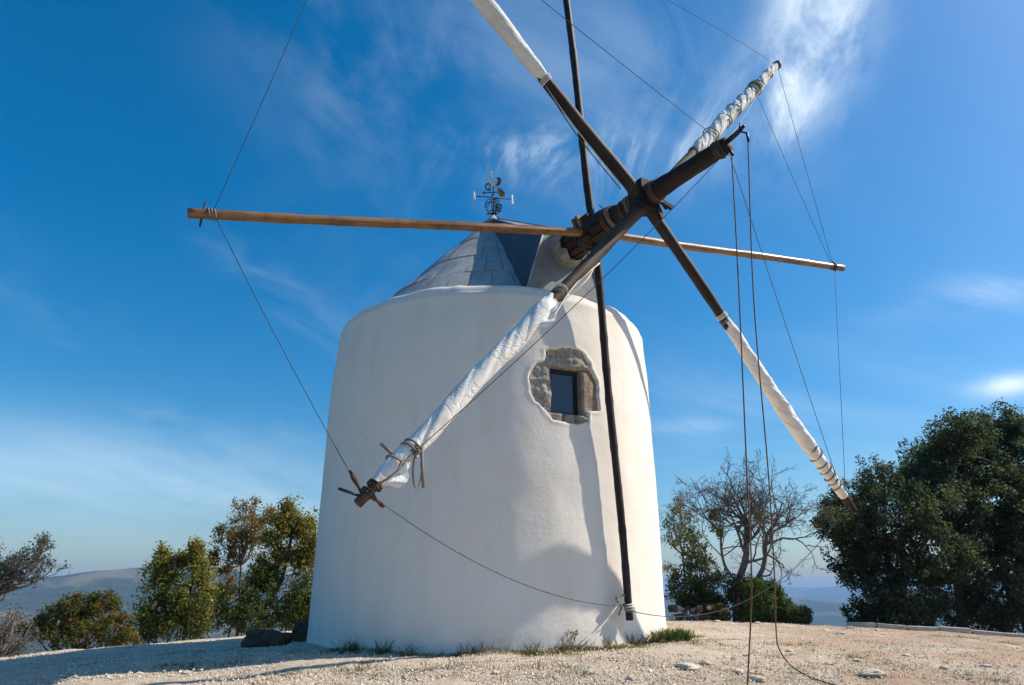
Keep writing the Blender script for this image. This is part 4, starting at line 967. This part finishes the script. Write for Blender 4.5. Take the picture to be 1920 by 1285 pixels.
sparse_tree('leaning_tree', 'olive green tree with a dark leaning trunk beside the windmill wall', gbase(485, 8.0), [at_y(484, 1165, 8), at_y(505, 1125, 8), at_y(528, 1090, 8), at_y(540, 1040, 8), at_y(548, 1000, 8)],
            [at_y(x, y, 8+dy) for x, y, dy in ((545, 945, 0), (540, 965, .3), (565, 975, 0), (590, 985, .2), (520, 980, -.3), (500, 1010, .2), (575, 1010, .4), (595, 1020, -.2), (585, 1060, 0), (510, 1050, .3), (495, 1080, -.2), (560, 1050, .5), (600, 1050, .2), (480, 1060, .1), (535, 1000, .5))], 3, 1600, 10, .045, [(0.20, 0.18, 0.04), (0.27, 0.215, 0.052), (0.15, 0.15, 0.036), (0.32, 0.225, 0.06), (0.13, 0.14, 0.035)], 36, M_BARK, .08, .5, .5, .15,
            fill=[bl(545, 965, 8, 30, 26), bl(520, 985, 8, 30, 30), bl(575, 985, 8, 30, 30), bl(570, 1000, 8, 34, 30), bl(525, 1010, 8, 30, 34), bl(590, 1040, 8, 26, 40), bl(540, 1060, 8, 44, 36), bl(500, 1070, 8, 26, 40), bl(580, 1080, 8, 34, 30)], nfill=400)
bush('shrub', 'dark green undergrowth at the foot of the leaning tree', 'shrub', gbase(450, 7.2), [bl(440, 1130, 7.2, 46, 32), bl(490, 1110, 7.6, 40, 34), bl(420, 1160, 7.2, 44, 24), bl(470, 1160, 7.2, 50, 26), bl(505, 1085, 7.8, 30, 28)], 280, 28, .17, .042, [(0.05, 0.07, 0.02), (0.07, 0.09, 0.026), (0.09, 0.11, 0.03)], 37)
bush('shrub', 'bright green shrub between leaning trunk and windmill wall', 'shrub', gbase(560, 7.4), [bl(555, 1140, 7.4, 36, 32), bl(575, 1110, 7.6, 34, 30), bl(535, 1160, 7.4, 34, 18), bl(590, 1150, 7.4, 28, 26)], 200, 30, .16, .042, [(0.09, 0.12, 0.03), (0.12, 0.145, 0.036), (0.06, 0.08, 0.022)], 38)
B = gbase(-55, 3.0)
sparse_tree('grey_tree', 'windswept grey tree with fine bare twigs at the left frame edge', B, [at_y(-60, 1150, 3), at_y(-40, 1120, 3)],
            [at_y(x, y, 3+dy) for x, y, dy in ((95, 1035, 0), (80, 1055, .3), (40, 1060, 0), (0, 1035, .2), (110, 1085, .2), (-30, 1030, 0), (20, 1085, -.2), (60, 1095, 0), (-60, 1050, 0), (60, 1040, .1), (105, 1060, -.2), (20, 1050, .2), (85, 1080, .3))], 4, 900, 4, .026, [(0.075, 0.075, 0.05), (0.10, 0.09, 0.065), (0.055, 0.058, 0.035)], 39, M_TWIG, .07, .5, .45, .08, .72)
bush('dry_shrub', 'dry grey brush at the bottom left corner', 'shrub', gbase(10, 2.9), [bl(20, 1185, 2.9, 40, 34), bl(-20, 1200, 2.8, 40, 36), bl(60, 1210, 3.0, 26, 18), bl(15, 1150, 3.0, 30, 22)], 170, 9, .16, .024, [(0.12, 0.105, 0.085), (0.085, 0.075, 0.06), (0.14, 0.12, 0.10)], 40, stems=70, bark=M_TWIG)

# ------------------------------------------------------------------ rocks, kerb
def rock(name, label, cat, px, py, w, h, dp, material, seed, group=None, sink=.25, ang=0.0, parent=None, c=None, sq=1.0):
    c = ground_hit(px, py) if c is None else np.asarray(c)
    q = MB(); n, m_ = 12, 18; r = np.random.default_rng(seed); ph = np.linspace(-np.pi/2, np.pi/2, n); th = np.linspace(0, 2*np.pi, m_, endpoint=False)
    Ph, Th = np.meshgrid(ph, th, indexing='ij'); S = np.stack([np.cos(Ph)*np.cos(Th), np.cos(Ph)*np.sin(Th), np.sin(Ph)], -1)
    S = np.sign(S)*np.abs(S)**sq
    f = fbm(S.reshape(-1, 3)+seed*3.7, 1.1, 4).reshape(Ph.shape); S = S*(1+.38*f)[..., None]*np.array([w/2, dp/2, h/2])
    ca, sa = math.cos(ang), math.sin(ang); S = np.stack([S[..., 0]*ca-S[..., 1]*sa, S[..., 0]*sa+S[..., 1]*ca, S[..., 2]], -1)
    q.grid(S+c+vd*h*(.5-sink), wrap=True); o = obj(name, q, material, parent, smooth=False, loc=c if parent is None else None)
    return tag(o, label, cat, group) if label else o
rock('boulder', 'long low dark brown boulder lying in the mill shadow', 'rock', 497, 1214, .74, .27, .4, M_ROCKD, 1, sq=.7, sink=.1)
rock('boulder', 'dark upright rock against the left foot of the mill', 'rock', 564, 1203, .34, .36, .34, M_ROCKD, 2, sq=.7, sink=.12)
ST = [(1635, 1266, .30, .09), (1290, 1252, .34, .08), (1325, 1246, .18, .06), (1385, 1262, .16, .06), (1420, 1276, .20, .07), (1560, 1246, .16, .05), (1608, 1240, .14, .05), (1230, 1200, .12, .09), (1550, 1184, .22, .07), (1575, 1189, .18, .06), (1520, 1180, .2, .05), (1500, 1176, .2, .06), (1620, 1183, .2, .06), (1645, 1184, .16, .06), (1595, 1178, .2, .06), (1440, 1205, .12, .04), (1400, 1230, .12, .04), (1700, 1230, .12, .04), (1770, 1255, .14, .05), (1850, 1250, .13, .04),
      (930, 1262, .11, .04), (760, 1270, .10, .04), (350, 1262, .10, .04), (180, 1222, .14, .05), (1105, 1262, .12, .05), (1480, 1222, .14, .05), (1185, 1275, .12, .05), (1345, 1166, .2, .06), (1420, 1166, .2, .06)]
for i, (px, py, w, h) in enumerate(ST):
    big = i < 2
    rock('stone', ('pale flat stone by the curved end of the rope' if i == 0 else 'wide pale stone left of the straight rope foot') if big else 'small pale stone lying on the gravel', 'stone', px, py, w, h, w*.7, M_ROCKP, 20+i, None if big else 'small pale stones on the gravel', .35, i*1.3)
def stone_wall():
    b = gbase(1310, 7.0); t = thing('dry_stone_wall', b, 'tumbled heap of grey stones below the dark shrub', 'stone wall'); r = np.random.default_rng(6)
    for k in range(26):
        px = 1258+k % 13*8.5+r.normal(0, 2); row = k//13; c = at_y(px, 1156-row*12+r.normal(0, 2), 6.7+r.normal(0, .15)); w = r.uniform(.10, .24)
        rock('stone', None, None, 0, 0, w, w*.75, w*.8, M_ROCKD if k % 3 else M_STONE, 70+k, None, .5, r.uniform(0, 3), t, c, .85)  # mostly dark rock: the heap's shade is put into the colour
stone_wall()
def kerb():
    a, b_ = np.array([9.4, 6.4]), np.array([13.8, 4.4]); k = 7; t = thing('kerb', (a[0], a[1], float(ground_z(*a))), 'low pale stone kerb running below the dark oak', 'kerb')
    for i in range(k):
        p, q_ = a+(b_-a)*i/k, a+(b_-a)*(i+.97)/k; c = (p+q_)/2; d = unit([*(q_-p), float(ground_z(*q_)-ground_z(*p))]); n = unit(np.cross(d, vd)); mb = MB(); r = np.random.default_rng(i)
        mb.box([c[0], c[1], float(ground_z(*c))+.03+r.normal(0, .008)], (d, n, np.cross(n, d)), (np.linalg.norm(q_-p)/2, .16, .09)); o = obj('kerb_stone', mb, M_KERB, t, smooth=False)
        bv = o.modifiers.new('bevel', 'BEVEL'); bv.width = .02; bv.segments = 2
kerb()

# ------------------------------------------------------------------ gravel, grass
def gravel():
    r = np.random.default_rng(77); N = 90000
    d = 7.5+13*r.random(N)**1.5; az = r.uniform(-40, 42, N); x = d*np.sin(np.radians(az)); y = CAM[1]+d*np.cos(np.radians(az))
    k = (np.hypot(x-AX[0], y) > 2.98) & (y < np.interp(x, XS, YS)+.6); x, y = x[k], y[k]; N = len(x)
    s = .006+.013*r.random(N)**3+.012*(r.random(N) < .015)
    O = np.array([(1, 0, 0), (0, 1, 0), (-1, 0, 0), (0, -1, 0), (0, 0, .75), (0, 0, -.6)]); Fc = np.array([(0, 1, 4), (1, 2, 4), (2, 3, 4), (3, 0, 4)])
    a = r.uniform(0, 2*np.pi, N); V = np.zeros((N, 6, 3)); J = O[None]*(s[:, None, None]*r.uniform(.6, 1.4, (N, 6, 1)))
    V[..., 0] = J[..., 0]*np.cos(a)[:, None]-J[..., 1]*np.sin(a)[:, None]+x[:, None]; V[..., 1] = J[..., 0]*np.sin(a)[:, None]+J[..., 1]*np.cos(a)[:, None]+y[:, None]
    V[..., 2] = J[..., 2]+(ground_z(x, y)+s*.4)[:, None]
    Q = (Fc[None]+(np.arange(N)*6)[:, None, None]).reshape(-1, 3)
    pal = np.array([(.64, .55, .44), (.60, .50, .39), (.54, .44, .33), (.70, .63, .53), (.44, .36, .27), (.60, .46, .34)]); col = pal[r.integers(0, 6, N)]*np.exp(r.normal(0, .12, N))[:, None]
    o = fast_mesh('gravel', V.reshape(-1, 3), Q, M_TINT, None, np.repeat(np.clip(col, 0, .8), 6, 0)); o['kind'] = 'stuff'
gravel()
def blades(name, C, n_per, spread, hgt, wid, tints, seed, parent=None, kind=True):
    r = np.random.default_rng(seed); C = np.asarray(C, float); N = len(C)*n_per; idx = np.repeat(np.arange(len(C)), n_per)
    sp = np.asarray(spread)*np.ones(len(C)); hg = np.asarray(hgt)*np.ones(len(C)); x = C[idx, 0]+r.normal(0, 1, N)*sp[idx]; y = C[idx, 1]+r.normal(0, 1, N)*sp[idx]*.8
    k = np.hypot(x-AX[0], y) > 2.95; x, y, idx = x[k], y[k], idx[k]; N = len(x); z = ground_z(x, y)-.01
    h = hg[idx]*r.uniform(.35, 1.2, N); an = r.uniform(0, 2*np.pi, N); lean = r.uniform(.1, .9, N)*h; la = r.uniform(0, 2*np.pi, N); w = wid*r.uniform(.6, 1.3, N)
    B = np.stack([x, y, z], -1); sd = np.stack([np.cos(an)*w, np.sin(an)*w, 0*w], -1); ld = np.stack([np.cos(la)*lean, np.sin(la)*lean, h], -1)
    V = np.stack([B-sd, B+sd, B+ld*.6+sd*.6*[1, 1, 1]+np.stack([0*h, 0*h, h*.08], -1), B+ld], 1).reshape(-1, 3); T4 = np.arange(N)*4
    Q = np.concatenate([np.stack([T4, T4+1, T4+2], -1), np.stack([T4, T4+2, T4+3], -1)])
    tints = np.asarray(tints); ct = tints[r.integers(0, len(tints), len(C))][idx]*np.exp(r.normal(0, .3, N))[:, None]
    o = fast_mesh(name, V, Q, M_LEAF, parent, np.repeat(ct, 4, 0))
    if kind: o['kind'] = 'stuff'
    return o
def grass():
    r = np.random.default_rng(15); C = []; H_ = []; S_ = []
    for k in range(330):                                                   # fringe along the foot of the wall
        t = R(72-117*r.random()**1.35); rr = 3.0+abs(r.normal(0, .13)); C.append((AX[0]+rr*math.sin(t), -rr*math.cos(t))); H_.append(r.uniform(.02, .06)+.10*(r.random() < .15)); S_.append(.06)
    G = [(.11, .11, .04), (.08, .10, .035), (.17, .13, .06), (.20, .15, .08), (.15, .09, .05)]
    blades('wall_foot_grass', C, 26, S_, H_, .005, G, 3)
    C, H_, S_ = [], [], []
    for k in range(120):                                                    # scattered weeds in patches
        px, py = r.uniform(60, 1850), r.uniform(1205, 1284); p = ground_hit(px, py)
        if np.hypot(p[0]-AX[0], p[1]) < 3.2: continue
        for j in range(r.integers(3, 9)): C.append((p[0]+r.normal(0, .16), p[1]+r.normal(0, .22))); H_.append(r.uniform(.010, .032)); S_.append(.07)
    for px, py, n in ((1590, 1232, 14), (1440, 1230, 8), (1520, 1215, 10), (1500, 1210, 8), (1450, 1210, 8), (770, 1262, 10), (690, 1252, 12), (850, 1250, 8), (640, 1258, 10), (560, 1262, 10), (1030, 1250, 8), (340, 1250, 10), (440, 1245, 8), (1300, 1205, 10), (1340, 1210, 8), (1870, 1205, 12), (1790, 1195, 10), (1830, 1200, 10)):
        p = ground_hit(px, py)
        for j in range(n): C.append((p[0]+r.normal(0, .16), p[1]+r.normal(0, .12))); H_.append(r.uniform(.02, .06)); S_.append(.06)
    blades('weeds', C, 18, S_, H_, .005, [(.12, .12, .05), (.09, .10, .04), (.16, .14, .07), (.12, .10, .06)], 4)
grass()
def tuft(label, px, py, n, spread, h, tints, seed, name='grass_tuft'):
    p = ground_hit(px, py); r = np.random.default_rng(seed); C = [(p[0]+r.normal(0, spread), p[1]+r.normal(0, spread*.6)) for k in range(n)]
    o = blades(name, C, 40, .05, h, .006, tints, seed, None, False); return tag(o, label, 'grass')
tuft('lush green grass tuft at the right foot of the mill', 1255, 1200, 16, .16, .17, [(.06, .11, .02), (.08, .13, .025), (.10, .13, .03)], 61)
tuft('yellowing grass clump just right of the lush tuft', 1288, 1196, 12, .07, .06, [(.16, .15, .05), (.12, .13, .04)], 62)
def dry_weed():
    p = ground_hit(1068, 1213); q = MB(); r = np.random.default_rng(3); tips = []
    for k in range(7): grow(q, tips, p+np.array([r.normal(0, .03), r.normal(0, .03), 0]), unit([r.normal(0, .25), r.normal(0, .25), 1]), .13, .004, 1, r, .4, .1, .6, (2, 2), .0025)
    t = thing('dry_weed', p, 'dry brown weed standing against the mill near the tether rope', 'weed'); obj('stem', q, M_ROPE, t); leaf_mesh('leaves', np.array(tips), 5, .03, .012, [(.12, .06, .03), (.10, .07, .03)], t, 5)
dry_weed()
def flower():
    p = ground_hit(505, 1243); t = thing('flower', p, 'single tiny yellow flower at the edge of the mill shadow', 'flower'); q = MB(); q.tube([p, p+vd*.05], .003, 4); obj('stem', q, M_STEM, t)
    q = MB(); c = p+vd*.05
    for k in range(8):
        a = k*np.pi/4; d = np.array([math.cos(a), math.sin(a), .25]); s = np.array([-math.sin(a), math.cos(a), 0]); q.add([c, c+d*.018+s*.009, c+d*.032, c+d*.018-s*.009], [(0, 1, 2, 3)])
    obj('petals', q, M_YELLOW, t, smooth=False)
M_STEM = flat('green_stem', (.06, .09, .02)); M_YELLOW = flat('yellow_petals', (.75, .50, .02), .6, .2, 0, .1)
flower()
